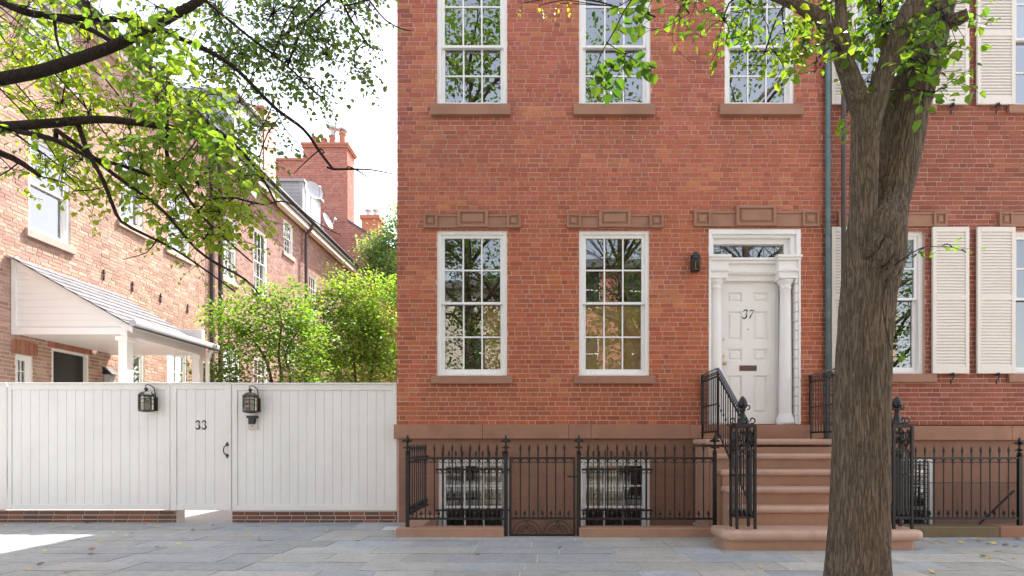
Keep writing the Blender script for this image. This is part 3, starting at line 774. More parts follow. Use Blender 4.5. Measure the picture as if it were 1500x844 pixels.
for a,b,c,d in nh:
    up=c>5
    w=sash_window(ff,h39,a,b,c,d,(7.0 if up else 3.23),cols=2 if not up else 3,rows=(2,1) if not up else (2,2),glass='glass_up' if up else 'glass',lowglass=None,sill=(a-.1,b+.14,c-.12,c,.05),set_in=.03,cas=.06)
    if up: MB().box(a+.1,b-.1,.30,.31,(c+d)/2,d-.05).build('curtain',M['curtain'],w)
def shutter(root,u0,u1,v0,v1,vm):
    m=MB(); w0,w1=.03,.065
    s=.055
    m.fbox(ff,u0,u0+s,v0,v1,w0,w1); m.fbox(ff,u1-s,u1,v0,v1,w0,w1)
    for a,b in ((v0,v0+.11),(vm-.035,vm+.035),(v1-.07,v1)): m.fbox(ff,u0+s,u1-s,a,b,w0,w1-.001)
    sh=m.build('shutter',M['cream'],root,bevel=.003,seg=1)
    lv=MB()
    for a,b in ((v0+.11,vm-.035),(vm+.035,v1-.07)):
        n=int((b-a)/.043); d=(b-a)/n
        for i in range(n):
            z=a+i*d; lv.add([ff(u0+s,z+.002,w1-.004),ff(u1-s,z+.002,w1-.004),ff(u1-s,z+d+.004,w0+.012),ff(u0+s,z+d+.004,w0+.012),ff(u0+s,z-.006,w1-.010),ff(u1-s,z-.006,w1-.010),ff(u1-s,z+d-.006,w0+.004),ff(u0+s,z+d-.006,w0+.004)],
              [(0,1,2,3),(4,5,6,7),(0,1,5,4),(2,3,7,6)])
    lv.build('louvre',M['cream'],sh)
    hk=MB(); x=(u0+u1)/2+.02
    hk.tube([ff(x,v0-.02,.02),ff(x,v0-.02,.07),ff(x-.03,v0-.005,.08)],.01,6)
    hk.tube([ff(x,v0+.01,.075),ff(x+.01,v0-.04,.08),ff(x-.01,v0-.08,.075),ff(x-.035,v0-.11,.075),ff(x-.03,v0-.15,.075)],[.012,.016,.010,.014,.008],6)
    hk.build('shutter_dog',M['iron'],sh)
for u0_,u1_ in ((4.12,4.455),(5.56,6.08),(6.195,6.74)):
    shutter(h39,u0_,u1_,2.13,4.22,3.21)
    shutter(h39,u0_,u1_,5.97,8.1,6.98)
for a,b in NW: lintel(ff,h39,a-.23,b+.29,4.24,4.44,(a+b)/2-.22,(a+b)/2+.24,4.24,4.49,e=.19)
w=MB(); xs=[4.03,5.2,6.7,8.0,9.5]
for i in range(4): w.fbox(ff,xs[i]+.002,xs[i+1]-.002,1.18,1.385,-.1,.05)
w.build('water_table',M['brownstone'],h39,bevel=.006)
B3=[(4.55,5.62,-.5,.92),(6.95,8.0,-.5,.92)]
a39=MB(); rows=[-.75,-.3,.05,.36,.66,.93,1.18]
for r in range(6):
    x=4.03
    while x<9.4:
        x2=min(9.45,x+rnd.uniform(.5,.9)); parts=[(x,x2)]
        for h in B3:
            if rows[r+1]>h[2]+.01 and rows[r]<h[3]-.01:
                ns=[]
                for a,b in parts:
                    if h[1]<=a or h[0]>=b: ns.append((a,b)); continue
                    if h[0]>a: ns.append((a,h[0]))
                    if h[1]<b: ns.append((h[1],b))
                parts=ns
        for a,b in parts:
            if b-a>.01: a39.fbox(ff,a+.001,b-.001,rows[r]+.001,rows[r+1]-.001,-.13,rnd.uniform(0,.002))
        x=x2
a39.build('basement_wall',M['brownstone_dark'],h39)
for i,(a,b,c,d) in enumerate(B3):
    w=sash_window(ff,h39,a,b,c,d,.2,cols=3,rows=(2,2),cas=.05,st=.04,glass='glass')
    g=MB()  # iron lattice security grille
    x=a+.02
    while x<b-.1: g.fbox(ff,x,x+.012,c+.1,d-.03,.02,.03); x+=.055
    z=c+.1
    while z<d-.05: g.fbox(ff,a+.02,b-.1,z,z+.012,.031,.04); z+=.055
    g.build('grille',M['iron'],w)
room(h39,4.2,9.2,.16,3,-.8,1.05,'dark')
cu3=thing('stone_curb',(5.8,-1.2,0),'mossy stone curb under the iron fence right of the stoop','curb','stone curbs under the iron fences')
MB().box(4.06,5.50,-1.30,-1.05,-.02,.125).build('mossy_stone',M['mossy'],cu3,bevel=.01)
MB().box(5.505,5.93,-1.305,-1.05,-.02,.13).build('curb_stone',M['brownstone'],cu3,bevel=.008)
f3=thing('iron_fence',(5,-1.2,0),'black iron spear fence in front of the shuttered house, right of the trunk','fence','iron fences')
picket_run(fy,4.10,5.80,14,.95,.215,1.10,f3); post(5.82,-1.2,f3,.1,.97)
MB().tube([(5.35,-1.17,.14),(5.78,-1.17,.55)],.012,6).build('brace',M['iron'],f3)
me=MB()
x=4.25
while x<5.8:
    me.tube([(x,-1.19,.15),(min(x+.5,5.8),-1.19,.15+.5*(min(x+.5,5.8)-x)/.5)],.0014,3); me.tube([(x,-1.19,.65),(min(x+.5,5.8),-1.19,.65-.5*(min(x+.5,5.8)-x)/.5)],.0014,3); x+=.03
me.tube([(4.1,-1.19,.65),(5.8,-1.19,.65)],.004,4)
me.build('wire_mesh',M['iron'],f3)
g2=thing('iron_gate',(6.3,-1.2,0),'black iron gate at the right edge, half out of the picture','gate')
post(6.02,-1.2,g2,-.02,.97,square=.05); picket_run(fy,6.07,7.0,7,.95,.215,1.10,g2); MB().box(6.07,7.0,-1.205,-1.195,.0,.2).build('gate_panel',M['iron'],g2)

# ================================================================== WHITE FENCE
FY=.03; fw=wmap_front(FY)
def fence_panel(root,u0,u1,v0,v1,sl,sr,top=.085,bot=.075,board=.128):
    m=MB(); m.fbox(fw,u0,u0+sl,v0,v1,-.05,.012); m.fbox(fw,u1-sr,u1,v0,v1,-.05,.012)
    m.fbox(fw,u0+sl,u1-sr,v1-top,v1,-.05,.0105); m.fbox(fw,u0+sl,u1-sr,v0,v0+bot,-.05,.0105)
    m.fbox(fw,u0-.0,u1+.0,v1,v1+.02,-.06,.03)
    m.build('fence_frame',M['fencewhite'],root,bevel=.003,seg=1)
    b=MB(); a,c=u0+sl,u1-sr; n=max(1,int(round((c-a)/board))); d=(c-a)/n
    b.fbox(fw,a,c,v0+bot,v1-top,-.045,-.008)
    for i in range(n):
        e=rnd.uniform(-.0008,.0008); b.fbox(fw,a+i*d+.0022,a+(i+1)*d-.0022,v0+bot,v1-top,-.04,-.002+e)
    b.build('boards',M['fencewhite'],root,bevel=.0012,seg=1)
fl=thing('board_fence',(-7,FY,0),'white vertical board fence left of the number 33 gate','fence','white board fences')
fence_panel(fl,-9.4,-7.72,.18,1.99,.09,.09); fence_panel(fl,-7.70,-5.37,.18,1.99,.05,.06)
fr_=thing('board_fence',(-3.3,FY,0),'white vertical board fence between the number 33 gate and the brick house','fence','white board fences')
fence_panel(fr_,-4.47,-2.10,.165,1.985,.07,.05)
g33=thing('board_gate',(-4.9,FY,0),'white board gate carrying the black number 33','gate')
fence_panel(g33,-5.362,-4.49,.172,1.99,.085,.10,top=.075)
for xx in (-5.005,-4.915): nm=MB(); three(nm,fw,xx,1.34,.118,-.001,.006,0,1.2); nm.build('number_digit',M['black'],g33)
hd=MB(); x=-4.54
hd.tube([fw(x,1.105,.012),fw(x-.025,1.09,.045),fw(x-.03,1.05,.055),fw(x-.03,1.02,.055),fw(x-.025,.985,.045),fw(x,.97,.012)],.008,8)
for z,s in ((1.115,1),(.96,-1)):
    P=[(x,z+s*.045),(x+.026,z),(x+.014,z-s*.02),(x-.014,z-s*.02),(x-.026,z)]
    hd.add([fw(a,b,.012) for a,b in P]+[fw(a,b,.018) for a,b in P],[(5,6,7,8,9)]+[(i,(i+1)%5,5+(i+1)%5,5+i) for i in range(5)])
hd.build('gate_handle',M['bronze'],g33)
hg=MB()
for z in (.45,1.1,1.75): hg.tube([fw(-5.357,z,.012),fw(-5.357,z+.09,.012)],.009,8)
hg.build('hinge',M['fencewhite'],g33)
for (a,b,lab,rt) in ((-9.4,-5.28,'left',fl),(-4.47,-2.10,'right',fr_)):
    p=bricks(wmap_front(.03),a,b,-.02,.172 if lab=='left' else .158,[],colplinth,course=.063,L=.215,H=.215,bond='run',joint=.012).build('brick_plinth',M['brick'],rt)
    MB().box(a,b,.031,.22,-.02,.17 if lab=='left' else .157).build('plinth_mortar',M['mortar_grey'],p)

def shrink(mb,cx,cy,cz,k):
    mb.v=[(cx+(x-cx)*k,cy+(y-cy)*k,cz+(z-cz)*k) for x,y,z in mb.v]; return mb
def lantern(cx,cz,label,extra=False):
    r=thing('wall_lantern',(cx,FY,cz),label,'lantern','lanterns on the white fence')
    y=FY-.125; k8=.86; zc0=cz; b=MB(); s=8; ro=math.pi/8
    b.lathe(cx,y,[(.118,cz+.115),(.12,cz+.128),(.105,cz+.150),(.075,cz+.175),(.035,cz+.19),(.022,cz+.195),(.018,cz+.21),(.030,cz+.222),(.034,cz+.235),(.020,cz+.25),(.006,cz+.262)],s,ro)
    b.lathe(cx,y,[(.03,cz-.155),(.09,cz-.145),(.116,cz-.135),(.116,cz-.115)],s,ro)
    for k in range(s):
        th=ro+2*math.pi*k/s; px,py=cx+.108*math.cos(th),y+.108*math.sin(th)
        b.tube([(px,py,cz-.12),(px,py,cz+.12)],.0075,4)
    for z in (cz-.005,cz+.065):
        b.tube([(cx+.108*math.cos(ro+2*math.pi*k/s),y+.108*math.sin(ro+2*math.pi*k/s),z) for k in range(s+1)],.0042,4,cap=False)
    # scroll arm from back plate over the roof
    b.box(cx+.055,cx+.115,FY-.03,FY-.011,cz-.13,cz+.10)
    b.tube([(cx+.085,FY-.02,cz-.05),(cx+.085,FY-.03,cz+.15),(cx+.080,FY-.05,cz+.25),(cx+.05,FY-.10,cz+.295),(cx+.012,y,cz+.30),(cx-.015,y,cz+.285),(cx-.012,y,cz+.262),(cx,y,cz+.255)],[.010,.010,.009,.009,.008,.007,.006,.006],6)
    shrink(b,cx,FY,cz,.86); b.build('lantern_body',M['bronze'],r)
    shrink(MB().lathe(cx,y,[(.098,cz-.115),(.100,cz),(.098,cz+.115)],s,ro),cx,FY,cz,.86).build('lantern_glass',M['glass_dim'],r)
    shrink(MB().lathe(cx,y,[(.022,cz-.1),(.025,cz-.05),(.025,cz+.05),(.008,cz+.08)],10),cx,FY,cz,.86).build('lantern_bulb',mat('lamp milk glass',(.45,.40,.33),.5,.05,5),r)
lantern(-5.64,.60+CZ,'bronze lantern on the white fence left of the 33 gate')
lantern(-4.16,.585+CZ,'bronze lantern above the small intercom right of the 33 gate')
ic=thing('intercom',(-4.17,FY,1.35),'small pale intercom plate with black hood under the right fence lantern','intercom')
MB().fbox(fw,-4.235,-4.105,1.335,1.43,-.004,.03).build('plate',M['panel'],ic,bevel=.004)
MB().fbox(fw,-4.215,-4.13,1.41,1.50,.005,.06).fbox(fw,-4.235,-4.095,1.495,1.53,.0,.07).build('hood',M['black'],ic,bevel=.003)
MB().fbox(fw,-4.178,-4.163,1.37,1.382,.03,.035).build('button',M['black'],ic)

# ================================================================== LEFT BUILDING
XL=-9.0; fl_=wmap_left(XL)
L1=thing('brick_building',(XL,3,0),'sunlit pale brick building behind the white fence with a lean-to porch','building')
lw=[(1.75,2.61,4.89,6.62),(1.75,2.68,7.9,9.2),(3.85,4.55,5.9,7.5),(5.35,6.2,5.85,7.5),(1.50,1.83,1.7,2.67),(2.2,3.03,.05,2.89),(3.87,4.6,1.6,3.18),(5.35,6.1,1.6,3.4)]
wl=bricks(fl_,-.4,6.84,0,9.45,lw,colleft,L=.215,H=.105,joint=.015,bond='mixed',course=.069).build('wall',M['brick'],L1)
sheet(fl_,-.4,6.84,0,9.45,lw).build('mortar',M['mortar_grey'],wl)
MB().box(-17,-9.002,-.42,-.4,0,9.45).box(-17,-16.9,-.4,6.84,0,9.45).build('side_wall',M['mortar_grey'],L1)
MB().box(-16.9,-9.3,-.3,6.8,-.05,.0).build('floor_slab',M['dark'],L1)
for i,(a,b,c,d) in enumerate(lw):
    if i==5:
        dd=MB().fbox(fl_,a+.04,b-.04,c,d-.04,-.12,-.07).build('door',M['black'],L1); 
        MB().fbox(fl_,a,a+.04,c,d,-.14,.004).fbox(fl_,b-.04,b,c,d,-.14,.004).fbox(fl_,a+.04,b-.04,d-.04,d,-.14,.003).build('door_frame',M['white'],dd)
        continue
    small=i in (4,); low=i in(6,7)
    w=sash_window(fl_,L1,a,b,c,d,(c+d)/2+ (.0),cols=2 if (small or low) else 1,rows=(2,2) if (small or low) else (1,1),cas=.05,st=.05,mun=.018,glass='glass',
        sill=(a-.08,b+.08,c-.14,c,.06),sillmat='stonepale')
    MB().fbox(fl_,a+.02,b-.02,c+.02,d-.02,-.20,-.18).build('curtain',M['curtain'],w)
for (a,b,z) in ((1.42,1.92,2.67),(2.12,3.12,2.89)):       # soldier course arches
    m=MB(); n=int((b-a)/.075); d=(b-a)/n
    for i in range(n):
        t=(i+.5)/n*2-1; zz=z+.0+.03*(1-t*t); m.fbox(fl_,a+i*d+.006,a+(i+1)*d-.006,z+.012,z+.22+.03*(1-t*t),0,.016,jit((.40,.18,.12),.12))
    m.build('soldier_arch',M['brick'],L1)
for u,z in ((3.4,4.59),(4.2,4.58),(5.1,4.56),(6.1,4.56),(3.6,7.4)):
    an=MB(); an.fbox(fl_,u-.012,u+.012,z-.11,z+.11,.012,.03); an.tube([fl_(u-.05,z-.05,.03),fl_(u+.03,z+.06,.035)],.01,4); an.build('wall_anchor',M['iron'],L1)
wlmp=thing('wall_lantern',(XL+.1,3.5,2.6),'small dark shed shaped wall lamp beside the black door','lantern')
MB().fbox(fl_,3.42,3.56,2.35,2.56,.01,.13).build('lamp_body',M['dish'],wlmp)
m=MB(); P=[fl_(3.38,2.56,0.005),fl_(3.60,2.56,.005),fl_(3.60,2.56,.20),fl_(3.38,2.56,.20),fl_(3.38,2.72,.005),fl_(3.60,2.72,.005)]
m.add(P,[(0,1,2,3),(3,2,5,4),(0,3,4),(1,2,5),(0,1,5,4)]); m.build('lamp_hood',M['black'],wlmp)

# next building along the same line, slightly set back
XR=-9.08; fr2=wmap_left(XR)
L2=thing('brick_building',(XR,12,0),'long brick row with black eaves and white dormers beyond the porch building','building')
rw=[(7.76,8.5,5.9,7.7),(9.5,10.36,5.95,8.0),(13.6,14.4,5.95,7.8),(15.3,16.1,5.95,7.65),(7.85,8.7,1.8,3.95),(9.5,10.4,1.8,3.92),(11.5,12.25,7.9,9.05),(13.6,14.4,1.8,3.9),(11.6,12.4,4.0,5.4)]
wr=bricks(fr2,6.845,18.7,0,9.35,rw,colrow,L=.215,H=.105,joint=.011,bond='mixed',course=.075).build('wall',M['brick'],L2)
sheet(fr2,6.845,18.7,0,9.35,rw).build('mortar',M['mortar_grey'],wr)
MB().box(-17,-9.081,18.7,18.8,0,9.35).build('side_wall',M['mortar_grey'],L2)
for (a,b,c,d) in rw:
    w=sash_window(fr2,L2,a,b,c,d,(c+d)/2,cols=3,rows=(2,2),cas=.06,st=.05,mun=.02,glass='glass',sill=(a-.08,b+.08,c-.14,c,.06),sillmat='stonepale')
    MB().fbox(fr2,a+.02,b-.02,c+.02,d-.02,-.30,-.28).build('curtain',M['curtain'],w)
def roofsheet(root,x0,y0,y1,z0,name='roof'):
    MB().add([(x0+.32,y0,z0),(x0+.32,y1,z0),(x0-3.5,y1,z0+3.0),(x0-3.5,y0,z0+3.0),(x0+.32,y0,z0-.1),(x0+.32,y1,z0-.1),(x0-7.8,y1,z0-.1),(x0-7.8,y0,z0-.1),(x0-4.5,y1,z0+3),(x0-4.5,y0,z0+3)],
      [(0,1,2,3),(4,5,6,7),(0,1,5,4),(2,3,9,8),(9,8,6,7),(0,3,9,7,4),(1,2,8,6,5)]).build(name,M['slate'],root)
roofsheet(L1,XL,-.5,6.8,9.52); roofsheet(L2,XR,6.82,18.9,9.52)
for rt,a,b in ((L1,-.5,6.8),(L2,6.82,18.8)):
    MB().box(XL+.0,XL+.20,a,b,9.22,9.40).build('fascia',M['cream'],rt)
    MB().tube([(XL+.36,a,9.50),(XL+.36,b,9.47)],.075,10).build('gutter',M['black'],rt,smooth=True)
dp=thing('downspout',(XL+.1,13,0),'brown downspout with elbow below the far eaves','downspout','downspouts on the side wall')
MB().tube([(XL+.34,13.0,9.42),(XL+.30,13.0,9.3),(XL+.10,13.0,9.05),(XL+.08,13.0,8.8),(XL+.08,13.0,.1)],.06,10).build('pipe',M['brownpipe'],dp)
for y_,lab in ((7.05,'first of two brown pipes rising where the porch building ends'),(7.45,'second of two brown pipes rising where the porch building ends')):
    dp=thing('downspout',(XL+.1,y_,0),lab,'downspout','downspouts on the side wall')
    MB().tube([(XL+.07,y_,.05),(XL+.07,y_,9.4)],.065,10).build('pipe',M['brownpipe'],dp)
def dormer(x0,x1,y0,y1,z0,z1,root):
    m=MB(); n=int((z1-z0)/.14)
    for i in range(n):
        z=z0+i*(z1-z0)/n; m.box(x0,x1,y0-.012,y1,z,z+(z1-z0)/n*.5); m.box(x0,x1,y0,y1,z+(z1-z0)/n*.5,z+(z1-z0)/n)
    m.box(x1-.1,x1+.03,y0-.03,y0+.1,z0,z1); m.box(x0-.3,x1+.12,y0-.1,y1+.1,z1,z1+.09)
    d=m.build('dormer',M['clap'],root)
    MB().box(x1+.001,x1+.02,y0+.3,y1-.3,z0+.5,z1-.2).build('dormer_window',M['dish'],d)
dormer(-10.9,-9.15,8.5,10.2,9.5,11.55,L2); dormer(-10.9,-9.5,14.0,15.8,9.6,11.5,L2)
pc=bricks(wmap_front(9.9+.6),-10.1,-9.25,9.5,12.4,[],colfar,L=.215,H=.105,bond='run').build('party_chimney',M['brick'],L2); MB().box(-10.1,-9.25,10.502,11.3,9.5,12.4).build('chimney_core',M['mortar'],pc)
# dishes
def dish(c,r,aim,label):
    o=thing('satellite_dish',c,label,'satellite dish','satellite dishes on the row roof'); c=Vector(c); aim=Vector(aim).normalized(); a=aim.orthogonal().normalized(); b=aim.cross(a)
    vs=[];fs=[]; NR,NS=5,20
    for i in range(NR+1):
        rr=r*i/NR
        for k in range(NS): th=2*math.pi*k/NS; vs.append(c+(a*math.cos(th)+b*math.sin(th))*rr+aim*(rr*rr*.35/r))
    for i in range(NR):
        for k in range(NS): fs.append((i*NS+k,i*NS+(k+1)%NS,(i+1)*NS+(k+1)%NS,(i+1)*NS+k))
    n=len(vs); vs+=[p-aim*.02 for p in vs]; fs+=[tuple(q+n for q in f[::-1]) for f in fs]
    MB().add(vs,fs).build('reflector',M['dish'],o,smooth=True)
    MB().tube([c-b*r,c+aim*r*1.2-b*.2*r],.018,6).tube([c+aim*r*1.15-b*.25*r,c+aim*r*1.35-b*.15*r],.05,8).build('feed_arm',M['dish'],o)
    MB().tube([c-aim*.02,c-aim*.15,c-aim*.15-Vector((0,0,r*2.2))],.025,6).build('mast',M['zinc'],o)
p1=at(458,281,21.7); dish(p1,.36,(.75,-.62,.25),'round grey satellite dish beside the far white dormer')
p2=at(477,325,25.5); dish(p2,.36,(.95,-.15,.35),'satellite dish seen nearly edge on, lower down the roof')

# porch
pr=thing('porch',(-8,2.4,0),'white lean-to porch with clapboard end, slate roof and square posts','porch')
Y0,Y1=1.42,3.62; xw,xe=-8.985,-7.05
zt=lambda x:4.30+(x-xw)*(3.20-4.30)/(xe-xw)
zb=2.98
g=MB(); n=9
z=zb+.13
g.add([(xw,Y0+.03,zb),(xe,Y0+.03,zb),(xe,Y0+.03,zt(xe)),(xw,Y0+.03,zt(xw)),(xw,Y0+.06,zb),(xe,Y0+.06,zb),(xe,Y0+.06,zt(xe)),(xw,Y0+.06,zt(xw))],[(0,1,2,3),(4,5,6,7),(0,1,5,4),(2,3,7,6),(0,3,7,4),(1,2,6,5)])
while z<zt(xw)-.1:
    xr=min(xe-.05,xw+(4.30-z-.11)/(1.10)*(xe-xw)); 
    if xr>xw+.15: g.add([(xw+.08,Y0+.030,z+.115),(xr-.12,Y0+.030,z+.115),(xr+.0,Y0+.012,z),(xw+.08,Y0+.012,z),(xw+.08,Y0+.03,z),(xr,Y0+.03,z)],[(0,1,2,3),(3,2,5,4),(1,2,5),(0,3,4)])
    z+=.115
g.box(xw,xw+.08,Y0-.005,Y0+.04,zb,zt(xw)); g.box(xw+.08,xe,Y0-.006,Y0+.04,zb,zb+.12)
g.build('gable_panel',M['white'],pr)
rk=MB(); 
for (o0,o1,yy) in ((-.13,.0,Y0-.012),):
    rk.add([(xw,yy,zt(xw)+o0),(xe+.12,yy,zt(xe+.12)+o0),(xe+.12,yy,zt(xe+.12)+o1),(xw,yy,zt(xw)+o1),(xw,yy+.04,zt(xw)+o0),(xe+.12,yy+.04,zt(xe+.12)+o0),(xe+.12,yy+.04,zt(xe+.12)+o1),(xw,yy+.04,zt(xw)+o1)],[(0,1,2,3),(4,5,6,7),(0,1,5,4),(2,3,7,6),(0,3,7,4),(1,2,6,5)])
rk.build('rake_board',M['white'],pr)
bm_=MB(); bm_.box(xe-.10,xe+.02,Y0,Y1,zb-.02,3.17); bm_.box(xe-.12,xe+.05,Y0-.02,Y1+.02,3.12,3.18); bm_.box(xw,xe,Y1-.1,Y1,zb,3.5); bm_.box(xw+.01,xe-.1,Y0+.07,Y1-.1,zb+.02,zb+.04)
bm_.build('beam',M['white'],pr,bevel=.006)
ro=MB(); th=.05; NX,NY=9,14
for i in range(NX):
    for j in range(NY):
        xa=xw+(xe+.2-xw)*i/NX; xb=xw+(xe+.2-xw)*(i+1)/NX+.02; ya=Y0-.1+(Y1-Y0+.2)*j/NY+rnd.uniform(-.01,.01); yb=Y0-.1+(Y1-Y0+.2)*(j+1)/NY-.006
        e=rnd.uniform(0,.008)
        ro.add([(xa,ya,zt(xa)+.005),(xb,ya,zt(xb)+.022+e),(xb,yb,zt(xb)+.022+e),(xa,yb,zt(xa)+.005),(xb,ya,zt(xb)+.004),(xb,yb,zt(xb)+.004),(xa,ya,zt(xa)-.01),(xa,yb,zt(xa)-.01)],[(0,1,2,3),(1,4,5,2),(0,1,4,6),(3,2,5,7)])
ro.add([(xw,Y0-.09,zt(xw)-.01),(xe+.2,Y0-.09,zt(xe+.2)-.01),(xe+.2,Y1+.09,zt(xe+.2)-.01),(xw,Y1+.09,zt(xw)-.01)],[(0,1,2,3)])
ro.build('slate_roof',M['slate'],pr)
MB().fbox(fl_,Y0-.12,Y1+.12,3.10,3.21,xe+.13-XL,xe+.25-XL).build('gutter',M['dish'],pr,bevel=.02,seg=3)
for y in (Y0+.10,Y1-.12):
    MB().box(xe-.15,xe+.0,y-.075,y+.075,0,zb-.02).box(xe-.18,xe+.03,y-.105,y+.105,zb-.10,zb-.021).build('post',M['white'],pr,bevel=.006)
MB().tube([(xe+.16,Y1+.02,3.12),(xe+.10,Y1+.0,3.0),(xe+.06,Y1,2.85),(xe+.06,Y1,.1)],.04,8).build('downpipe',M['white'],pr)

# far gable and chimneys
YG=19.0; G=thing('brick_gable_building',(-11,YG,0),'tall red brick gable with a wide chimney behind the dormers','building')
fg=wmap_front(YG)
colG=colfar
def clipbricks(f,u0,u1,v0,v1,topfn):
    mb=bricks(f,u0,u1,v0,v1,[],colfar,course=.085,L=.26,H=.13,joint=.016,bond='mixed')
    out=MB()
    # drop bricks above the sloping top
    i=0
    for k in range(0,len(mb.v),8):
        vs=mb.v[k:k+8]
        if max(v[2] for v in vs)>topfn(vs[0][0]): continue
        out.add(vs,[(4,5,6,7),(0,1,5,4),(1,2,6,5),(2,3,7,6),(3,0,4,7)],mb.c[k])
    return out
gs=lambda x: 11.95-(x+9.46)*.62
gw=clipbricks(fg,-14.5,-9.46,0,14.9,lambda x:99); gw2=clipbricks(fg,-9.46,-4.0,0,12.0,gs)
gw.v+=[] ; n0=len(gw.v); gw.v+=gw2.v; gw.f+=[tuple(i+n0 for i in q) for q in gw2.f]; gw.c+=gw2.c
gwo=gw.build('wall',M['brick'],G)
MB().add([(-14.5,YG+.002,0),(-4,YG+.002,0),(-4,YG+.002,gs(-4)),(-9.46,YG+.002,11.95),(-9.46,YG+.002,14.9),(-14.5,YG+.002,14.9)],[(0,1,2,3,4,5)]).build('mortar',M['mortar_pale'],gwo)
MB().add([(-9.46,YG-.05,11.95),(-4,YG-.05,gs(-4)),(-4,YG+6,gs(-4)),(-9.46,YG+6,11.95),(-9.46,YG-.05,12.05),(-4,YG-.05,gs(-4)+.1),(-4,YG+6,gs(-4)+.1),(-9.46,YG+6,12.05)],[(0,1,2,3),(4,5,6,7),(0,1,5,4),(1,2,6,5)]).build('roof',M['slate'],G)
MB().box(-14.5,-11.6,YG-.06,YG+.3,14.9,15.0).build('coping',M['terracotta'],G)
CX0,CX1=-11.6,-9.48; ch=bricks(wmap_front(YG-.02),CX0,CX1,11.9,15.5,[],colfar,course=.085,L=.26,H=.13,joint=.016,bond='mixed').build('chimney',M['brick'],G)
sd=bricks(wmap_left(CX1),YG-.02,YG+1.0,11.9,15.5,[],colfar,course=.085,L=.26,H=.13,joint=.016,bond='mixed').build('chimney_side',M['brick'],ch)
MB().box(CX0,CX1-.001,YG-.018,YG+1.0,11.9,15.5).build('chimney_core',M['mortar_pale'],ch)
MB().box(CX0-.05,CX1+.08,YG-.10,YG+1.08,15.5,15.6).box(CX0-.08,CX1+.12,YG-.14,YG+1.12,15.6,15.72).build('chimney_cap',M['terracotta'],ch)
for x,m_,h in ((-11.2,'terracotta',.42),(-10.75,'terracotta',.35),(-10.35,'terracotta',.5),(-9.85,'terracotta',.62)):
    MB().lathe(x,YG+.4,[(.15,15.72),(.14,15.72+h),(.17,15.73+h),(.17,15.80+h)],12).build('chimney_pot',M[m_],ch)
MB().lathe(-10.3,YG+.4,[(.12,16.2),(.12,16.55),(.24,16.62),(.24,16.72),(.1,16.85)],14).build('chimney_cowl',M['zinc'],ch,smooth=False)
MB().lathe(-9.85,YG+.4,[(.10,16.4),(.10,16.5),(.25,16.55),(.25,16.62)],14).build('chimney_cowl',M['zinc'],ch)
F2=thing('brick_chimney',(-9.9,24,0),'small far brick chimney stack beside the tall gable','chimney')
MB().box(-10.4,-9.45,24,25,0,14.1).build('stack',M['terracotta'],F2); MB().box(-10.5,-9.35,23.9,25.1,14.1,14.3).build('cap',M['terracotta'],F2)
for x in (-10.15,-9.7): MB().lathe(x,24.4,[(.12,14.3),(.11,14.65),(.2,14.7),(.2,14.8)],10).build('chimney_pot',M['zinc'],F2)

# ================================================================== GROUND
rs=MB(); y=0.0; rr=random.Random(3)
while y>-5.6:
    dpt=rr.choice([.30,.36,.42,.5,.58]); x=-12+rr.uniform(-.5,0)
    while x<14:
        wd=rr.choice([.4,.5,.6,.75,.9,1.05]); c=rr.choice([(.225,.25,.275),(.205,.235,.265),(.25,.265,.265),(.27,.265,.24),(.23,.25,.26),(.24,.265,.29),(.245,.24,.235),(.215,.225,.25),(.255,.26,.245)])
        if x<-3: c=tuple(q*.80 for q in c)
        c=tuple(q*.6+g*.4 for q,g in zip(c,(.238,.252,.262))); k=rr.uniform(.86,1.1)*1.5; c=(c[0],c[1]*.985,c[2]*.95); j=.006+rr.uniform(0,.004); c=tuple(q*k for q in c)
        z=rr.uniform(-.002,.001); tl=rr.uniform(-.0015,.0015)
        if x>.3 and rr.random()<.55: c=tuple(q*k for q in rr.choice([(.275,.268,.235),(.265,.262,.24),(.28,.275,.25)]))
        x0,x1,y1,y0=x+j,x+wd-j,y-j*.8,y-dpt+j*.8
        if x1>-1.6 and x0<2.06: y1=min(y1,-1.13)
        if x1>4.05 and x0<9.4: y1=min(y1,-1.08)
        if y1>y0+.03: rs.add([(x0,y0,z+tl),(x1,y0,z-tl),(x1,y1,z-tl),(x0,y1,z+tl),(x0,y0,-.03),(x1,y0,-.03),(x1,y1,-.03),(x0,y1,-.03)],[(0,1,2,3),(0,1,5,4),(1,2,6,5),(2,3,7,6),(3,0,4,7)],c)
        x+=wd
    y-=dpt
structure(rs.build('sidewalk',M['slab'],bevel=.003,seg=1))
YE=y
jt=MB()
for (x0,x1,y0,y1) in ((-12,-1.6,YE,.02),(-1.6,4.05,YE,-1.10),(4.05,9.5,YE,-1.06),(9.5,14,YE,.02)): jt.quad((x0,y0,-.006),(x1,y0,-.006),(x1,y1,-.006),(x0,y1,-.006))
structure(jt.build('sidewalk_joints',M['joint']))
structure(MB().box(-60,60,YE-.18,YE,-.3,.0).build('kerb',mat('granite kerb',(.3,.3,.3),.8,.15,8)))
structure(MB().quad((-60,-13,-.13),(60,-13,-.13),(60,YE-.18,-.13),(-60,YE-.18,-.13)).build('road',M['asphalt']))
structure(MB().quad((-60,-17.5,-.01),(60,-17.5,-.01),(60,-13,-.01),(-60,-13,-.01)).build('far_sidewalk',mat('far pavement',(.45,.44,.42),.8,.15,3)))
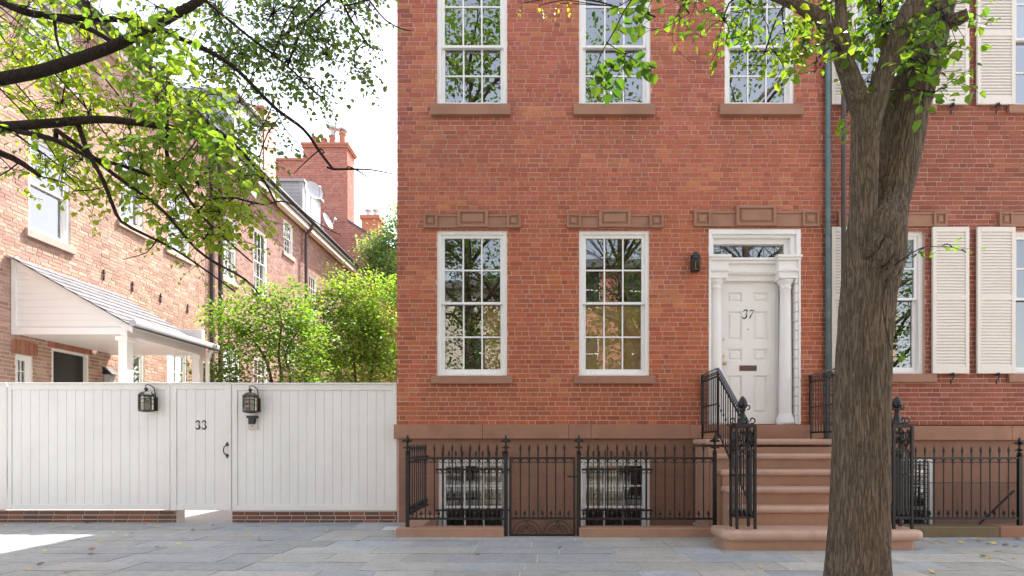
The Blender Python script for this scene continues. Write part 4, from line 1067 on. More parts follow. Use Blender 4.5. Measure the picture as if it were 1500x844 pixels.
# areaway pit
structure(MB().quad((-1.6,-1.2,-.75),(2.1,-1.2,-.75),(2.1,.1,-.75),(-1.6,.1,-.75)).quad((4.0,-1.2,-.6),(9.4,-1.2,-.6),(9.4,.1,-.6),(4.0,.1,-.6)).box(-1.75,-1.6,-1.1,0,-.9,-.02).box(-1.6,2.1,-1.28,-1.12,-.9,-.022).box(4.05,9.4,-1.24,-1.07,-.9,-.022).build('areaway_floor',M['courtstone']))
# gate threshold and steps down
structure(MB().box(-.47,.44,-1.30,-1.10,-.05,-.002).build('gate_threshold',M['step']))
structure(MB().quad((-20,.02,-.012),(-2.1,.02,-.012),(-2.1,3.4,-.012),(-20,3.4,-.012)).build('courtyard_paving',M['courtstone']))
structure(MB().quad((-20,3.4,-.014),(-2.1,3.4,-.014),(-2.1,40,-.014),(-20,40,-.014)).build('garden_ground',M['earth']))
structure(MB().quad((-400,-400,-1.2),(400,-400,-1.2),(400,400,-1.2),(-400,400,-1.2)).build('ground',M['earth']))

# fallen leaves
fallen=[]
def fallen_at(px,py):
    D=F*CZ/(py-HY); p=at(px,py,D); return p
spots=[(8,771),(72,768),(83,768),(128,767),(107,773),(163,770),(75,779),(93,779),(44,778),(116,790),(25,788),(82,789),(135,805),(133,812),(66,808),(98,839),(231,773),(212,769),(250,775),(262,777),(262,798),(277,802),(245,780),(165,782),(193,782),(146,794),(282,777),(230,802),(287,768),(300,776),(352,778),(340,785),(380,790),(400,772),(430,776),(60,827),(365,783),(312,770),(557,775),(575,778),(524,793),(478,778),
 (1382,795),(1433,793),(1439,791),(1448,798),(1455,797),(1473,799),(1487,801),(1462,808),(1472,809),(1440,816),(1450,818),(1486,819),(1424,790),(1364,795),(1366,839),(1407,796),(1115,832),(1092,822),(1490,790),(1497,791),(40,835),(185,785),(662,803),(700,812),(820,803)]
yl=[(.60,.48,.10),(.55,.40,.12),(.62,.55,.25),(.35,.18,.08),(.25,.12,.07)]
proto=[]
for c in yl:
    m=MB(); z0=Vector((0,0,.006))
    P=[(-.028,0,.004),(.03,0,.012),(-.012,.022,.012),(.012,.02,.016),(-.012,-.022,.006),(.012,-.02,.003)]
    m.add(P,[(0,2,3,1),(0,1,5,4)],c); me=m.build('fallen_leaf',M['fallen']); proto.append(me)
used=set()
desc=['yellow','mustard yellow','pale cream','rusty brown','dark brown']
for (px,py) in spots:
    p=fallen_at(px,py)
    k=rnd.choices(range(5),[5,3,4,2,1])[0]
    if k in used: o=proto[k].copy(); C.objects.link(o)
    else: o=proto[k]; used.add(k)
    s=rnd.uniform(.7,1.25); o.scale=(s,s,s); o.location=(p.x,p.y,.003); o.rotation_euler=(rnd.uniform(-.2,.2),rnd.uniform(-.2,.2),rnd.uniform(0,6.28))
    side='below the white fence' if px<580 else ('right of the big trunk' if px>1300 else 'in front of the brick house')
    tag(o,'%s fallen leaf on the bluestone pavement %s'%(desc[k],side),'leaf','%s fallen leaves %s'%(desc[k],side))
for k in range(5):
    if k not in used: bpy.data.objects.remove(proto[k])

# ================================================================== TREES
def smooth_path(pts,n):
    """Catmull-Rom through (vec, radius) control points"""
    out=[]
    P=[Vector(p[0]) for p in pts]; Rr=[p[1] for p in pts]
    for i in range(len(P)-1):
        p0=P[max(i-1,0)];p1=P[i];p2=P[i+1];p3=P[min(i+2,len(P)-1)]
        m=max(2,int(n*(p2-p1).length))
        for k in range(m):
            t=k/m; t2=t*t;t3=t2*t
            out.append((.5*((2*p1)+(-p0+p2)*t+(2*p0-5*p1+4*p2-p3)*t2+(-p0+3*p1-3*p2+p3)*t3),Rr[i]+(Rr[i+1]-Rr[i])*t))
    out.append((P[-1],Rr[-1])); return out
def barkdisp(amp,seed,fq=1.0):
    def d(th,L,r,p):
        x=math.cos(th)*r*30*fq; y=math.sin(th)*r*30*fq
        n=noise.noise(Vector((x,y,p.z*3.0+seed)))          # long vertical ridges
        n2=noise.noise(Vector((x*2.1,y*2.1,p.z*7.5+seed+9)))
        g=1-abs(n)*2.2; g2=1-abs(n2)*2.0
        lump=noise.noise(Vector((math.cos(th)*1.3,math.sin(th)*1.3,p.z*1.1+seed)))
        return amp*(-.9*max(0,g)**2-.5*max(0,g2)**2)+lump*r*.035
    return d
LIMBS=[]
def limb(mb,ctrl,seed,sides=72,step=45,amp=.009,fq=1.5,col=(1,1,1)):
    pp=smooth_path(ctrl,step); LIMBS.extend(p for p,_ in pp[::12] if p.z>2.2); mb.tube([p for p,_ in pp],[r for _,r in pp],sides,disp=barkdisp(amp,seed,fq) if amp else None,col=col)
T1=thing('street_tree',(0,0,0),'big rough barked linden trunk forking in front of the right hand house','tree')
T1.location=at(1258,890,3.8); 
D0=3.8
def cp(px,py,w,D=D0): return (at(px,py,D),w/2*D/F)
tb=MB()
limb(tb,[cp(1256,905,116),cp(1256,870,97),cp(1257,820,86),cp(1259,760,81),cp(1260,700,79),cp(1262,600,76),cp(1266,500,74),cp(1272,430,75),cp(1281,378,82),cp(1284,340,80),cp(1299,300,58,3.84),cp(1311,240,64,3.88),cp(1318,200,65,3.9),cp(1325,160,66,3.92),cp(1335,120,68,3.93),cp(1345,80,69,3.95),cp(1354,40,66,3.97),cp(1366,0,62,3.98),cp(1385,-80,58,4.0),cp(1400,-300,46,4.1),cp(1390,-560,34,4.2),cp(1420,-800,18,4.3)],1.0,sides=190,step=70)
limb(tb,[cp(1272,430,60,3.80),cp(1265,380,54,3.77),cp(1264,340,43,3.75),cp(1265,300,37,3.73),cp(1266,240,39,3.71),cp(1267,200,38,3.70),cp(1266,165,35,3.69),cp(1255,140,31,3.67),cp(1246,115,27,3.65),cp(1235,82,27,3.62),cp(1230,52,26,3.58),cp(1232,20,17,3.55),cp(1230,-20,15,3.53),cp(1224,-80,14,3.5),cp(1210,-260,11,3.4),cp(1180,-420,6,3.2)],5.0,sides=84,step=60,amp=.006)
limb(tb,[cp(1233,75,22,3.6),cp(1220,48,24,3.6),cp(1198,25,21,3.6),cp(1160,4,16,3.6),cp(1100,-20,14,3.6),cp(1000,-60,11,3.7),cp(900,-120,8,3.8)],8.0,sides=48,step=50,amp=.003)
limb(tb,[cp(1266,240,26,3.72),cp(1270,195,36,3.68),cp(1280,155,33,3.66),cp(1291,120,29,3.64),cp(1306,80,29,3.6),cp(1322,40,31,3.57),cp(1344,0,32,3.54),cp(1370,-50,30,3.5),cp(1420,-200,22,3.4),cp(1500,-400,11,3.2)],11.0,sides=72,step=55,amp=.005)
limb(tb,[cp(1325,120,26,4.05),cp(1302,72,20,4.15),cp(1287,32,18,4.25),cp(1272,0,16,4.3),cp(1240,-60,12,4.4)],14.0,sides=40,step=40,amp=.003)
limb(tb,[cp(1368,34,34,3.9),cp(1398,30,20,3.85),cp(1418,20,17,3.8)],17.0,sides=32,step=40,amp=.003)
# knot below the fork
for i,(px,py,rx) in enumerate(((1292,372,.055),(1304,392,.045),(1280,356,.04))):
    c=at(px,py,3.62); limb(tb,[(c+Vector((-.05,.05,-.09)),.01),(c+Vector((-.01,.01,-.04)),rx*.95),(c,rx*1.1),(c+Vector((.02,0,.05)),rx),(c+Vector((.03,.04,.12)),.015)],20+i,sides=40,step=150,amp=.010,fq=1.6)
trunk1=tb.build('trunk',M['bark'],T1,smooth=True)
SUNV=Vector((.34,.55,1)).normalized()

def leafcol(base,a=.25):
    k=1+rnd.uniform(-a,a); h=rnd.uniform(-.15,.25)
    return (base[0]*k*(1+h),base[1]*k,base[2]*k*(1-h*.5))
GREEN=(.13,.235,.04)
def twig(mbw,mbl,p,d,L,nl,size,base=GREEN,droop=.5,rw=.003,wood=True):
    """a thin shoot with alternate leaves in a loose plane"""
    d=d.normalized(); pts=[p]; n=6; q=Vector(p); dd=Vector(d)
    for i in range(n):
        dd=(dd+Vector((rnd.uniform(-.18,.18),rnd.uniform(-.18,.18),-droop/n+rnd.uniform(-.12,.12)))).normalized(); q=q+dd*(L/n); pts.append(Vector(q))
    if wood: mbw.tube(pts,[rw*(1-.75*i/n) for i in range(n+1)],4,cap=False,col=(1,1,1))
    for i in range(nl):
        t=(i+.6)/nl*n; a=min(int(t),n-1); pt=pts[a].lerp(pts[a+1],t-a); td=(pts[a+1]-pts[a]).normalized()
        side=td.cross(Vector((0,0,1))); 
        if side.length<.1: side=Vector((1,0,0))
        side.normalize(); s=1 if i%2 else -1
        ld=(td*rnd.uniform(.2,.9)+side*s*rnd.uniform(.5,1)+Vector((rnd.uniform(-.3,.3),rnd.uniform(-.3,.3),rnd.uniform(-.9,.15)))).normalized()
        nrm=Vector((rnd.uniform(-.6,.6),rnd.uniform(-1.3,.2),rnd.uniform(.1,.9))).normalized()
        sz=size*rnd.uniform(.6,1.2); st=ld*sz*.35
        mbl.leaf(pt+st,ld,nrm,sz,sz*.92,leafcol(base))
    return pts
NODES={}
def ctwig(mbw,mbl,p,*a,**k):
    connect(mbw,p,id(mbw),.003); return twig(mbw,mbl,p,*a,**k)
def connect(mbw,p,key,r=.006,force=False):
    N=NODES.get(key)
    if not N: return
    q=min(N,key=lambda n:(n-p).length_squared)
    m=q.lerp(p,.5)+Vector((rnd.uniform(-.05,.05),rnd.uniform(-.05,.05),.07*(q-p).length))
    mbw.tube([p_ for p_,_ in smooth_path([(q,r),(m,r*.75),(p,r*.45)],8)],[r*(1-.55*i/20) for i in range(99)][:len(smooth_path([(q,r),(m,r*.75),(p,r*.45)],8))],5,col=(1,1,1))
def spray(mbw,mbl,px,py,D,Rpx,ntw,nl,size=.062,base=GREEN,L=.32,Dv=.35,droop=.5,flat=1.0):
    cc=at(px,py,D); connect(mbw,cc,id(mbw))
    for _ in range(ntw):
        a=rnd.uniform(0,6.283); r=Rpx*math.sqrt(rnd.random()); p=at(px+r*math.cos(a),py+r*math.sin(a)*flat,D+rnd.uniform(-Dv,Dv))
        d=Vector((rnd.uniform(-1,1),rnd.uniform(-1,1),rnd.uniform(-.6,.3)))
        mbw.tube([cc,cc.lerp(p,.5)+Vector((0,0,.03)),p],[.0026,.0022,.0018],4,cap=False,col=(1,1,1))
        twig(mbw,mbl,p,d,L*rnd.uniform(.6,1.3),nl,size,base,droop)
w1=MB(); l1=MB(); NODES[id(w1)]=LIMBS
def guide(pxs,D,r,mbw,n=10):
    ctrl=[(at(a,b,D+(c if len(q)>2 else 0)) if False else at(a,b,D),r) for q in [0] for (a,b,c) in []]
def branch(mbw,pts,r0,r1,sides=8,amp=0):
    n=len(pts); ctrl=[(Vector(p),r0+(r1-r0)*i/(n-1)) for i,p in enumerate(pts)]
    pp=smooth_path(ctrl,14); connect(mbw,Vector(pts[0]),id(mbw)); mbw.tube([p for p,_ in pp],[r for _,r in pp],sides,col=(1,1,1)); NODES[id(mbw)].extend(p for p,_ in pp[::2]); return [p for p,_ in pp]
# the hanging shoot before the middle upper window
b=branch(w1,[at(985,-60,3.7),at(925,0,3.75),at(900,45,3.78),at(880,80,3.8),at(868,112,3.8)],.006,.002)
SH=(.075,.17,.035)  # shoot green darkened, canopy shade painted into the leaf colour
def shoot_leaf(px,py,D,sz,ang,col=SH):
    d=Vector((math.cos(R(ang)),rnd.uniform(-.25,.1),math.sin(R(ang)))); l1.leaf(at(px,py,D),d,Vector((rnd.uniform(-.3,.3),-1,rnd.uniform(.1,.5))),sz,sz*.95,leafcol(col,.12))
def sprig(pts,D,sz,n,col=SH):
    q=[at(x,y,D) for x,y in pts]; pp=[p for p,_ in smooth_path([(p,.002) for p in q],30)]
    connect(w1,pp[0],id(w1),.003); w1.tube(pp,[.0025-.0015*i/len(pp) for i in range(len(pp))],4,col=(1,1,1)); NODES[id(w1)].extend(pp[::3])
    for i in range(n):
        t=(i+.5)/n; p=pp[int(t*(len(pp)-1))]; p2=pp[min(int(t*(len(pp)-1))+1,len(pp)-1)]; dr=(p2-p); an=math.degrees(math.atan2(dr.z,dr.x))+(55 if i%2 else -55)+rnd.uniform(-25,25)
        x=VX+p.x*F/(p.y-CY); y=HY-(p.z-CZ)*F/(p.y-CY); shoot_leaf(x,y,p.y-CY,sz*rnd.uniform(.75,1.15),an,col)
    shoot_leaf(VX+pp[-1].x*F/D,HY-(pp[-1].z-CZ)*F/D,D,sz,rnd.uniform(-110,-60),col)
sprig([(925,85),(950,95),(955,108)],3.78,.080,5); sprig([(915,80),(900,95),(880,120),(873,128)],3.8,.085,7); sprig([(918,90),(905,110),(893,138)],3.8,.085,6); sprig([(915,88),(930,100),(945,108)],3.82,.080,6); sprig([(900,100),(885,112),(878,112)],3.8,.08,4)
sprig([(945,-10),(930,15),(925,40)],3.85,.085,7); sprig([(960,-10),(945,20),(930,50)],3.9,.08,7); sprig([(905,10),(908,35),(905,48)],3.85,.08,4)
sprig([(1000,0),(960,15),(940,25)],3.8,.06,3)
# yellowing sprig
for (px,py) in ((765,5),(790,8),(820,5),(830,0)): ctwig(w1,l1,at(px,py,3.9),Vector((rnd.uniform(-.5,.5),0,-.5)),.10,6,.030,(.30,.26,.04),.3,.002)
for (px,py,r,nt,nl,D) in ((1010,5,32,12,5,3.7),(1060,30,42,12,6,3.6),(1100,5,40,14,6,3.7)):
    spray(w1,l1,px,py,D,r,nt,nl,.050,(.10,.20,.03),.18,.25)
for (px,py,r,nt,nl,D) in ((1150,50,24,7,6,3.35),(1180,75,22,7,6,3.3),(1120,78,20,4,6,3.3),(1195,90,18,4,5,3.3)):
    spray(w1,l1,px,py,D,r,nt,nl,.052,(.14,.24,.035),.2,.2,.25)
for (px,py,r,nt,nl,D) in ((1215,10,35,14,7,3.75),(1290,10,55,26,7,3.9),(1330,60,40,9,6,3.75),(1360,95,40,10,6,3.6),(1385,30,45,12,6,3.7),(1265,55,28,9,6,3.9),(1370,135,22,4,5,3.5),(1248,150,16,3,5,4.0),(1270,120,16,4,5,3.95)):
    spray(w1,l1,px,py,D,r,int(nt*1.4),nl,.062,(.10,.20,.035),.2,.3)
for (px,py) in ((1240,165),(1243,182)): ctwig(w1,l1,at(px,py,4.6),Vector((-.3,0,-1)),.14,7,.06,(.14,.25,.04),.2,.002)
b=branch(w1,[at(1305,392,3.6),at(1330,375,3.5),at(1355,362,3.45),at(1395,362,3.45),at(1415,370,3.45)],.004,.0015)
for q,nl in ((at(1345,370,3.48),3),(at(1380,360,3.45),3),(at(1412,365,3.45),2)): ctwig(w1,l1,q,Vector((.8,-.3,.2)),.10,nl,.05,(.09,.18,.03),.4,.0015)
ctwig(w1,l1,at(1305,512,3.55),Vector((1,-.2,.1)),.08,3,.045,(.08,.17,.03),.4,.0015); ctwig(w1,l1,at(1345,365,3.5),Vector((-.1,-.5,-.4)),.08,3,.045,(.07,.15,.03),.4,.0015)
# bare twigs
for pts in ([(1010,20),(975,40),(950,45),(930,60)],[(1000,0),(985,60),(1020,95),(1025,75)],[(960,25),(940,38),(965,45),(1000,52)]): branch(w1,[at(x,y,3.8) for x,y in pts],.0022,.0010,5)
# canopy above the frame
for _ in range(36):
    a=rnd.uniform(0,6.283); r=2.6*math.sqrt(rnd.random()); c=Vector((2.0+r*math.cos(a),-4.6+.75*r*math.sin(a),5.6+rnd.random()*3.6))
    if c.y>-1.3: continue
    connect(w1,c,id(w1),.01)
    for _ in range(2): ctwig(w1,l1,c+Vector((rnd.uniform(-.2,.2),)*3),Vector((rnd.uniform(-1,1),rnd.uniform(-1,1),rnd.uniform(-.5,.5))),.45,9,.085,GREEN,.4,.004,wood=False)
w1.build('twigs',M['bark_dark'],T1); l1.build('crown',M['leaf'],T1)

# ---- left street tree reaching in from outside the frame
T2=thing('street_tree',(-5.2,-4.0,0),'dark limbed linden reaching in from the left above the white fence','tree')
w2=MB(); l2=MB(); LIMBS=[]; NODES[id(w2)]=LIMBS
def br2(pts,w0,w1_,sides=10,amp=0):
    n=len(pts); ctrl=[(at(p[0],p[1],p[2]),(w0+(w1_-w0)*i/(n-1))/2*p[2]/F) for i,p in enumerate(pts)]
    pp=smooth_path(ctrl,16); connect(w2,pp[0][0],id(w2),r=min(.02,pp[0][1]*.9)); w2.tube([p for p,_ in pp],[r for _,r in pp],sides,col=(1,1,1)); NODES[id(w2)].extend(p for p,_ in pp[::2]); return [p for p,_ in pp]
limb(w2,[(Vector((-5.2,-4.0,-.02)),.20),(Vector((-5.22,-4.0,.4)),.165),(Vector((-5.2,-4.0,1.8)),.15),(Vector((-5.1,-4.0,3.0)),.15),(Vector((-5.0,-3.9,4.5)),.12),(Vector((-4.8,-3.8,6.5)),.08),(Vector((-4.6,-3.8,8.5)),.03)],31,sides=60,step=30,amp=.008)
paths=[]
A=br2([(-190,215,4.0),(-60,125,4.1),(0,116,4.15),(60,104,4.2),(110,88,4.2),(160,70,4.2),(200,52,4.25),(245,28,4.3),(290,2,4.3),(340,-40,4.4)],20,10); paths.append(A)
B=br2([(-190,330,4.0),(-80,220,3.95),(-10,190,4.0),(30,184,4.0),(80,180,4.05),(150,175,4.1),(215,182,4.2),(260,190,4.3),(300,205,4.4),(330,222,4.5)],18,5); paths.append(B)
paths.append(br2([(-60,-30,4.1),(30,15,4.2),(80,25,4.3),(130,42,4.3),(165,62,4.3)],12,6))
paths.append(br2([(80,25,4.3),(130,27,4.35),(200,32,4.4),(260,55,4.6),(300,72,4.8),(340,96,4.9),(370,125,5.0),(405,160,5.1),(445,190,5.2),(470,225,5.2),(488,248,5.2)],9,3.5))
br2([(488,248,5.2),(520,248,5.2),(545,249,5.25),(580,256,5.3)],3.5,1.2,5); br2([(520,248,5.2),(532,255,5.2),(540,261,5.2)],2.5,1,5)
paths.append(br2([(25,192,4.0),(80,205,4.0),(130,230,4.1),(180,243,4.2),(220,258,4.3)],8,4))
paths.append(br2([(82,190,4.0),(130,225,4.1),(170,258,4.2),(215,290,4.3),(240,310,4.3),(270,345,4.4),(300,375,4.5),(360,410,4.6),(380,432,4.7)],6.5,2.5))
paths.append(br2([(115,184,4.1),(130,225,4.1),(150,262,4.1),(165,300,4.2),(178,325,4.2),(215,345,4.3),(255,365,4.4),(300,395,4.5),(345,428,4.6)],7,2))
paths.append(br2([(-60,190,3.8),(-10,220,3.8),(20,232,3.85),(45,248,3.9),(58,258,3.9)],12,6))
paths.append(br2([(243,195,4.3),(246,235,4.3),(262,268,4.4),(290,310,4.5),(330,350,4.6),(370,385,4.7)],6,2))
paths.append(br2([(260,50,4.6),(230,30,4.6),(310,-10,4.6)],4,3,5))
paths.append(br2([(285,170,4.6),(330,200,4.8),(370,240,5.0),(390,270,5.1),(405,300,5.1)],6,2.5))
paths.append(br2([(300,0,4.9),(360,50,5.0),(400,80,5.2),(430,105,5.3),(455,130,5.3),(480,150,5.3)],4,2))
paths.append(br2([(495,-10,5.2),(515,30,5.2),(535,60,5.3),(550,76,5.3)],4,1.5,5))
paths.append(br2([(540,0,5.2),(565,30,5.2),(590,43,5.3),(603,45,5.3)],3,1,5))
br2([(400,80,5.2),(420,30,5.2),(440,0,5.2)],2,2,5)
br2([(400,150,5.1),(415,185,5.1),(435,210,5.1),(450,232,5.1)],2,1,5); br2([(470,218,5.2),(450,235,5.2),(430,255,5.2)],2.2,1,5)
br2([(0,228,3.8),(25,240,3.8),(-5,260,3.8)],3,1.5,5); br2([(110,280,4.1),(150,275,4.1),(163,255,4.1)],2,1,5)
br2([(230,350,4.3),(215,370,4.3),(180,380,4.3)],2,1,5)
br2([(80,25,4.3),(82,50,4.3),(86,68,4.3)],5,3,5); br2([(345,290,4.7),(385,300,4.8),(420,296,4.9),(470,330,5.0),(500,345,5.0)],3,1,5)
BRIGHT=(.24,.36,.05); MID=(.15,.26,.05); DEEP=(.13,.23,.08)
def sp2(px,py,r,nt,nl=6,D=4.5,base=MID,size=.062,Dv=.5,L=.28,flat=1): spray(w2,l2,px,py,D,r,nt,nl,size,base,L,Dv,.5,flat)
# underside nearer the lens, its shade put into a duller green
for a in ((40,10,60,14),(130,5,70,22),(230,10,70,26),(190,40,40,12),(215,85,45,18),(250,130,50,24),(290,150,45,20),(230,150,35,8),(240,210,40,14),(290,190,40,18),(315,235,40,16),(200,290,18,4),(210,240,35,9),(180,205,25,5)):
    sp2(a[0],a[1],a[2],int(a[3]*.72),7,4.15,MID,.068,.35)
# mass to the right, further away
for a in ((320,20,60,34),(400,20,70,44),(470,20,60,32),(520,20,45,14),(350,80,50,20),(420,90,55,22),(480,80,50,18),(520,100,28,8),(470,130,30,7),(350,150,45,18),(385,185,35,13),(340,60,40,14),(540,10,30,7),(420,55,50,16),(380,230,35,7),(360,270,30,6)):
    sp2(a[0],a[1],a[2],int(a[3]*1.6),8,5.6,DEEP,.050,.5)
# sprays behind, sunlight painted in as a brighter leaf colour
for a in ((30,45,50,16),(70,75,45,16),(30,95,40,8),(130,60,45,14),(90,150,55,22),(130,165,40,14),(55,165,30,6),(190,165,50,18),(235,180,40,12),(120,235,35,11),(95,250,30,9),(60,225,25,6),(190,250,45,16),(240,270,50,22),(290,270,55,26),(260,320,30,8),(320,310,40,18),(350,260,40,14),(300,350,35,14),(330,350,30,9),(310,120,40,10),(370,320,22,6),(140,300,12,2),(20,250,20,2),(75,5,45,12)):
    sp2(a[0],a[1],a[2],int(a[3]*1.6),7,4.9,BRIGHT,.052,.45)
for i,P in enumerate(paths):
    for p in P[::3]:
        if rnd.random()<.35: twig(w2,l2,p,Vector((rnd.uniform(-1,1),rnd.uniform(-1,1),rnd.uniform(-1,.2))),.22,5,.06,MID,.5,.002)
# canopy above the frame
for _ in range(60):
    a=rnd.uniform(0,6.283); r=2.6*math.sqrt(rnd.random()); c=Vector((-3.4+r*math.cos(a),-4.6+.7*r*math.sin(a),6.0+rnd.random()*2.8))
    if c.y>-1.4: continue
    connect(w2,c,id(w2),.01)
    twig(w2,l2,c,Vector((rnd.uniform(-1,1),rnd.uniform(-1,1),rnd.uniform(-.5,.5))),.5,10,.085,GREEN,.4,.004,wood=False)
w2.build('branches',M['bark_dark'],T2,smooth=True); l2.build('crown',M['leaf'],T2)

# ---- garden trees
def crown(mbl,c,rx,ry,rz,ncl,nl,size,base,shell=.25,cr=.35):
    for _ in range(ncl):
        while True:
            v=Vector((rnd.uniform(-1,1),rnd.uniform(-1,1),rnd.uniform(-1,1)))
            if shell<v.length<1: break
        n=noise.noise(v*2.3+Vector(c))
        if n<.0: continue
        v*=1+n*.5
        p=Vector((c[0]+v.x*rx,c[1]+v.y*ry,c[2]+v.z*rz)); k=rnd.uniform(.75,1.3)
        for _ in range(nl):
            q=p+Vector((rnd.gauss(0,cr),rnd.gauss(0,cr),rnd.gauss(0,cr*.55)))
            d=Vector((rnd.uniform(-1,1),rnd.uniform(-1,1),rnd.uniform(-.8,.4))); nrm=Vector((rnd.uniform(-.6,.6),rnd.uniform(-.6,.6),1))
            s=size*rnd.uniform(.6,1.3); mbl.leaf(q,d,nrm,s,s*.8,leafcol(tuple(x*k for x in base),.2))
def garden_tree(name,label,cat,base,trunks,blobs,col,size=.085,ncl=90,nl=22,cr=.20,grp=None):
    r=thing(name,base,label,cat,grp); m=MB()
    for t in trunks:
        n=len(t); pp=smooth_path([(Vector(p),.045*(1-.75*i/(n-1))) for i,p in enumerate(t)],8); m.tube([p for p,_ in pp],[q for _,q in pp],7,col=(1,1,1))
    m.build('trunk',M['bark_pale'],r)
    l=MB()
    for (c,rx,ry,rz) in blobs: crown(l,c,rx,ry,rz,int(ncl*rx*rz*3.0),nl,size,col,cr=cr)
    l.build('crown',M['leaf_far'],r)
D=13.0
def bl(px,py,D,rpx,rpy,dy=None): 
    c=at(px,py,D); return (tuple(c),rpx*D/F,(dy or rpx*D/F*.8),rpy*D/F)
base=at(410,652+F*CZ/D,D)
garden_tree('garden_tree','light green multi stemmed tree rising over the right fence panel','tree',tuple(base),
  [[base,at(412,560,D),at(408,520,D),at(412,470,D),at(402,440,D)],[base,at(425,565,D),at(418,520,D),at(440,480,D)],[base,at(398,560,D),at(372,500,D),at(340,478,D)]],
  [bl(400,475,D,58,52),bl(345,470,D,42,38),bl(440,500,D,36,45),bl(375,520,D,40,35),bl(415,430,D,34,20),bl(440,545,D,40,30)],(.17,.31,.06),.085,75,24,.17,'garden trees behind the white fence')
D=15.5; base=at(520,652+F*CZ/D,D)
garden_tree('garden_tree','wide bushy yellow green tree touching the brick corner above the fence','tree',tuple(base),
  [[base,at(520,560,D),at(515,500,D),at(500,450,D)],[base,at(545,540,D),at(560,470,D)]],
  [bl(500,450,D,42,42),bl(545,450,D,45,50),bl(580,490,D,45,65),bl(520,510,D,60,52),bl(480,530,D,48,36),bl(560,540,D,50,30),bl(500,420,D,25,22)],(.19,.31,.075),.09,75,24,.20,'garden trees behind the white fence')
D=24.; base=at(575,652+F*CZ/D,D)
garden_tree('garden_tree','far blue green tree in front of the tall brick gable','tree',tuple(base),
  [[base,at(575,560,D),at(570,440,D),at(565,360,D)]],
  [bl(570,385,D,32,40),bl(555,365,D,20,28),bl(590,340,D,28,36),bl(545,395,D,14,16),bl(590,420,D,35,40)],(.19,.31,.15),.12,60,24,.28,'garden trees behind the white fence')
D=12.6; base=at(320,652+F*CZ/D,D)
garden_tree('garden_shrub','low green shrub behind the gate beside the porch post','shrub',tuple(base),
  [[base,at(320,600,D),at(318,560,D)]],[bl(318,545,D,30,18),bl(298,555,D,16,18),bl(345,565,D,25,18),bl(330,600,D,40,30)],(.16,.28,.06),.075,110,22,.13)

# ================================================================== ACROSS THE STREET (seen in the panes)
fo=wmap_back(-20.0)
for i,(x0,x1,h,c,lab) in enumerate(((-16,-7,10.5,(.45,.22,.16),'brick house across the street with brown front, reflected in the panes'),(-7,1,9.0,(.55,.50,.42),'pale house across the street, reflected in the panes'),(1,9,10.0,(.42,.18,.13),'red brick house across the street, reflected in the panes'),(9,18,9.5,(.55,.42,.33),'tan house across the street, reflected in the panes'))):
    r=thing('town_house',((x0+x1)/2,-22,0),lab,'house','houses across the street')
    m=mat('far front %d'%i,c,.9,.1,3); hs=[]
    for z in (1.5,4.9,8.0):
        if z+1.7>h: continue
        x=x0+.9
        while x+1.1<x1: hs.append((x,x+1.0,z,z+1.8)); x+=2.3
    sheet(fo,x0,x1,0,h,hs,reveal=.2).build('wall',m,r); MB().box(x0,x1,-28,-20.2,h,h+.2).box(x0,x1,-20.3,-19.7,h,h+.4).box(x0,x1,-28,-27.9,0,h).build('roof',M['slate'],r)
    fm=MB(); gl=MB()
    for (a,b,c_,d) in hs:
        fm.fbox(fo,a,a+.07,c_,d,-.15,-.05); fm.fbox(fo,b-.07,b,c_,d,-.15,-.05); fm.fbox(fo,a+.07,b-.07,(c_+d)/2-.03,(c_+d)/2+.03,-.15,-.05); fm.fbox(fo,a+.07,b-.07,c_,c_+.07,-.15,-.05)
        gl.quad(fo(a,c_,-.12),fo(b,c_,-.12),fo(b,d,-.12),fo(a,d,-.12))
    fm.build('window_frames',M['white'],r); gl.build('window_glass',mat('dark pane',(.03,.035,.04),.08,.1,3),r)
def far_tree(x,y,h,r_,ncl,lab,size=.14,sparse=False,bare=False):
    r=thing('street_tree',(x,y,0),lab,'tree','trees across the street'); m=MB()
    tr=[Vector((x,y,-.1)),Vector((x+.1,y,h*.25)),Vector((x-.1,y,h*.5)),Vector((x,y,h*.85))]
    m.tube(tr,[.22,.17,.12,.03],10,col=(1,1,1))
    for i in range(22):
        a=rnd.uniform(0,6.28); z=h*rnd.uniform(.28,.8); p=Vector((x,y,z)); e=p+Vector((math.cos(a)*r_*rnd.uniform(.6,1),math.sin(a)*r_*.8,rnd.uniform(.6,2.4)))
        mid=p.lerp(e,.5)+Vector((0,0,.3)); m.tube([p,mid,e],[.07,.045,.012],6,col=(1,1,1))
        for _ in range(4):
            q=p.lerp(e,rnd.uniform(.4,1)); m.tube([q,q+Vector((rnd.uniform(-1,1),rnd.uniform(-1,1),rnd.uniform(0,1.2)))],[.018,.004],4,col=(1,1,1))
    m.build('trunk',M['bark_pale'],r)
    l=MB(); crown(l,(x,y,h*.66),r_,r_*.85,h*.36,ncl,22,size,(.09,.17,.035),shell=.2,cr=.35); l.build('crown',M['leaf_far'],r)
far_tree(-2.6,-11.2,17.5,3.3,800,'leafy tree across the street left of the brick house windows in reflection')
far_tree(3.0,-12.5,17,2.8,330,'thin crowned tree across the street mirrored in the middle windows')
far_tree(7.4,-11.8,17,3.1,430,'leafy tree across the street mirrored in the right windows')
far_tree(-1.2,-10.8,7.2,2.3,420,'small leafy tree across the street mirrored low in the left windows',size=.12)
far_tree(3.4,-10.9,7.0,2.1,320,'small leafy tree across the street mirrored low in the right parlour window',size=.12)
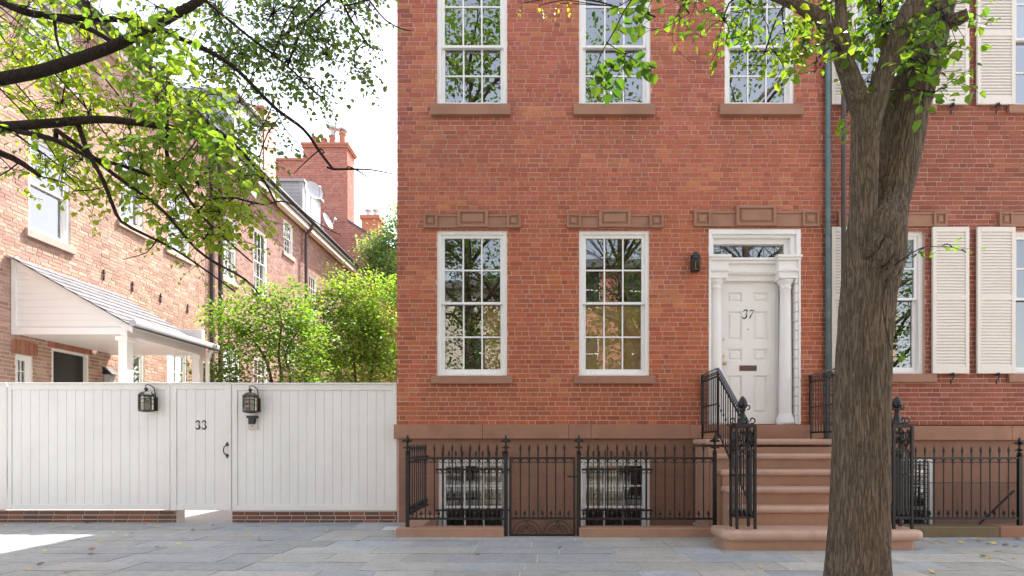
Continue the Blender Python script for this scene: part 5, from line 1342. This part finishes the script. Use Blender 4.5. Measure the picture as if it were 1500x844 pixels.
far_tree(11.8,-11.2,10,2.6,420,'leafy tree across the street mirrored in the shuttered house panes')
far_tree(-9.5,-12,12,3,120,'leafy tree across the street at the far left')

# ================================================================== LIGHT, SKY, CAMERA
w=bpy.data.worlds.new('World'); scene.world=w; w.use_nodes=True; nt=w.node_tree
bg=nt.nodes['Background']; sky=nt.nodes.new('ShaderNodeTexSky'); sky.sky_type='NISHITA'; sky.sun_disc=False
S=SUNV; sky.sun_elevation=math.asin(S.z); sky.sun_rotation=math.atan2(S.x,S.y); sky.dust_density=1.6; sky.air_density=1.0; sky.ozone_density=1.0
hs_=nt.nodes.new('ShaderNodeHueSaturation'); hs_.inputs['Saturation'].default_value=.64; nt.links.new(sky.outputs[0],hs_.inputs['Color'])
tn=nt.nodes.new('ShaderNodeMix'); tn.data_type='RGBA'; tn.blend_type='MULTIPLY'; tn.inputs['Factor'].default_value=1; tn.inputs['B'].default_value=(1.08,1.0,.92,1)
nt.links.new(hs_.outputs[0],tn.inputs['A']); nt.links.new(tn.outputs['Result'],bg.inputs[0]); bg.inputs[1].default_value=.15
sl=bpy.data.lights.new('sun','SUN'); sl.energy=4.0; sl.angle=R(.55); sl.color=(1,.955,.89)
so=bpy.data.objects.new('sun',sl); C.objects.link(so); so.rotation_euler=S.to_track_quat('Z','Y').to_euler(); so.location=(0,0,20)
cd=bpy.data.cameras.new('camera'); co=bpy.data.objects.new('camera',cd); C.objects.link(co)
co.location=(0,CY,CZ); co.rotation_euler=(R(90),0,0); cd.sensor_width=36; cd.lens=F/1500*36; cd.shift_x=(750-VX)/1500; cd.shift_y=(HY-422)/1500
cd.clip_start=.1; cd.clip_end=1500; scene.camera=co
vs=scene.view_settings; vs.view_transform='Standard'; vs.look='None'; vs.exposure=2.0; vs.gamma=1; vs.use_curve_mapping=False
scene.render.engine='CYCLES'; scene.cycles.max_bounces=8; scene.cycles.transparent_max_bounces=16; scene.cycles.diffuse_bounces=4
scene.cycles.caustics_reflective=False; scene.cycles.caustics_refractive=False
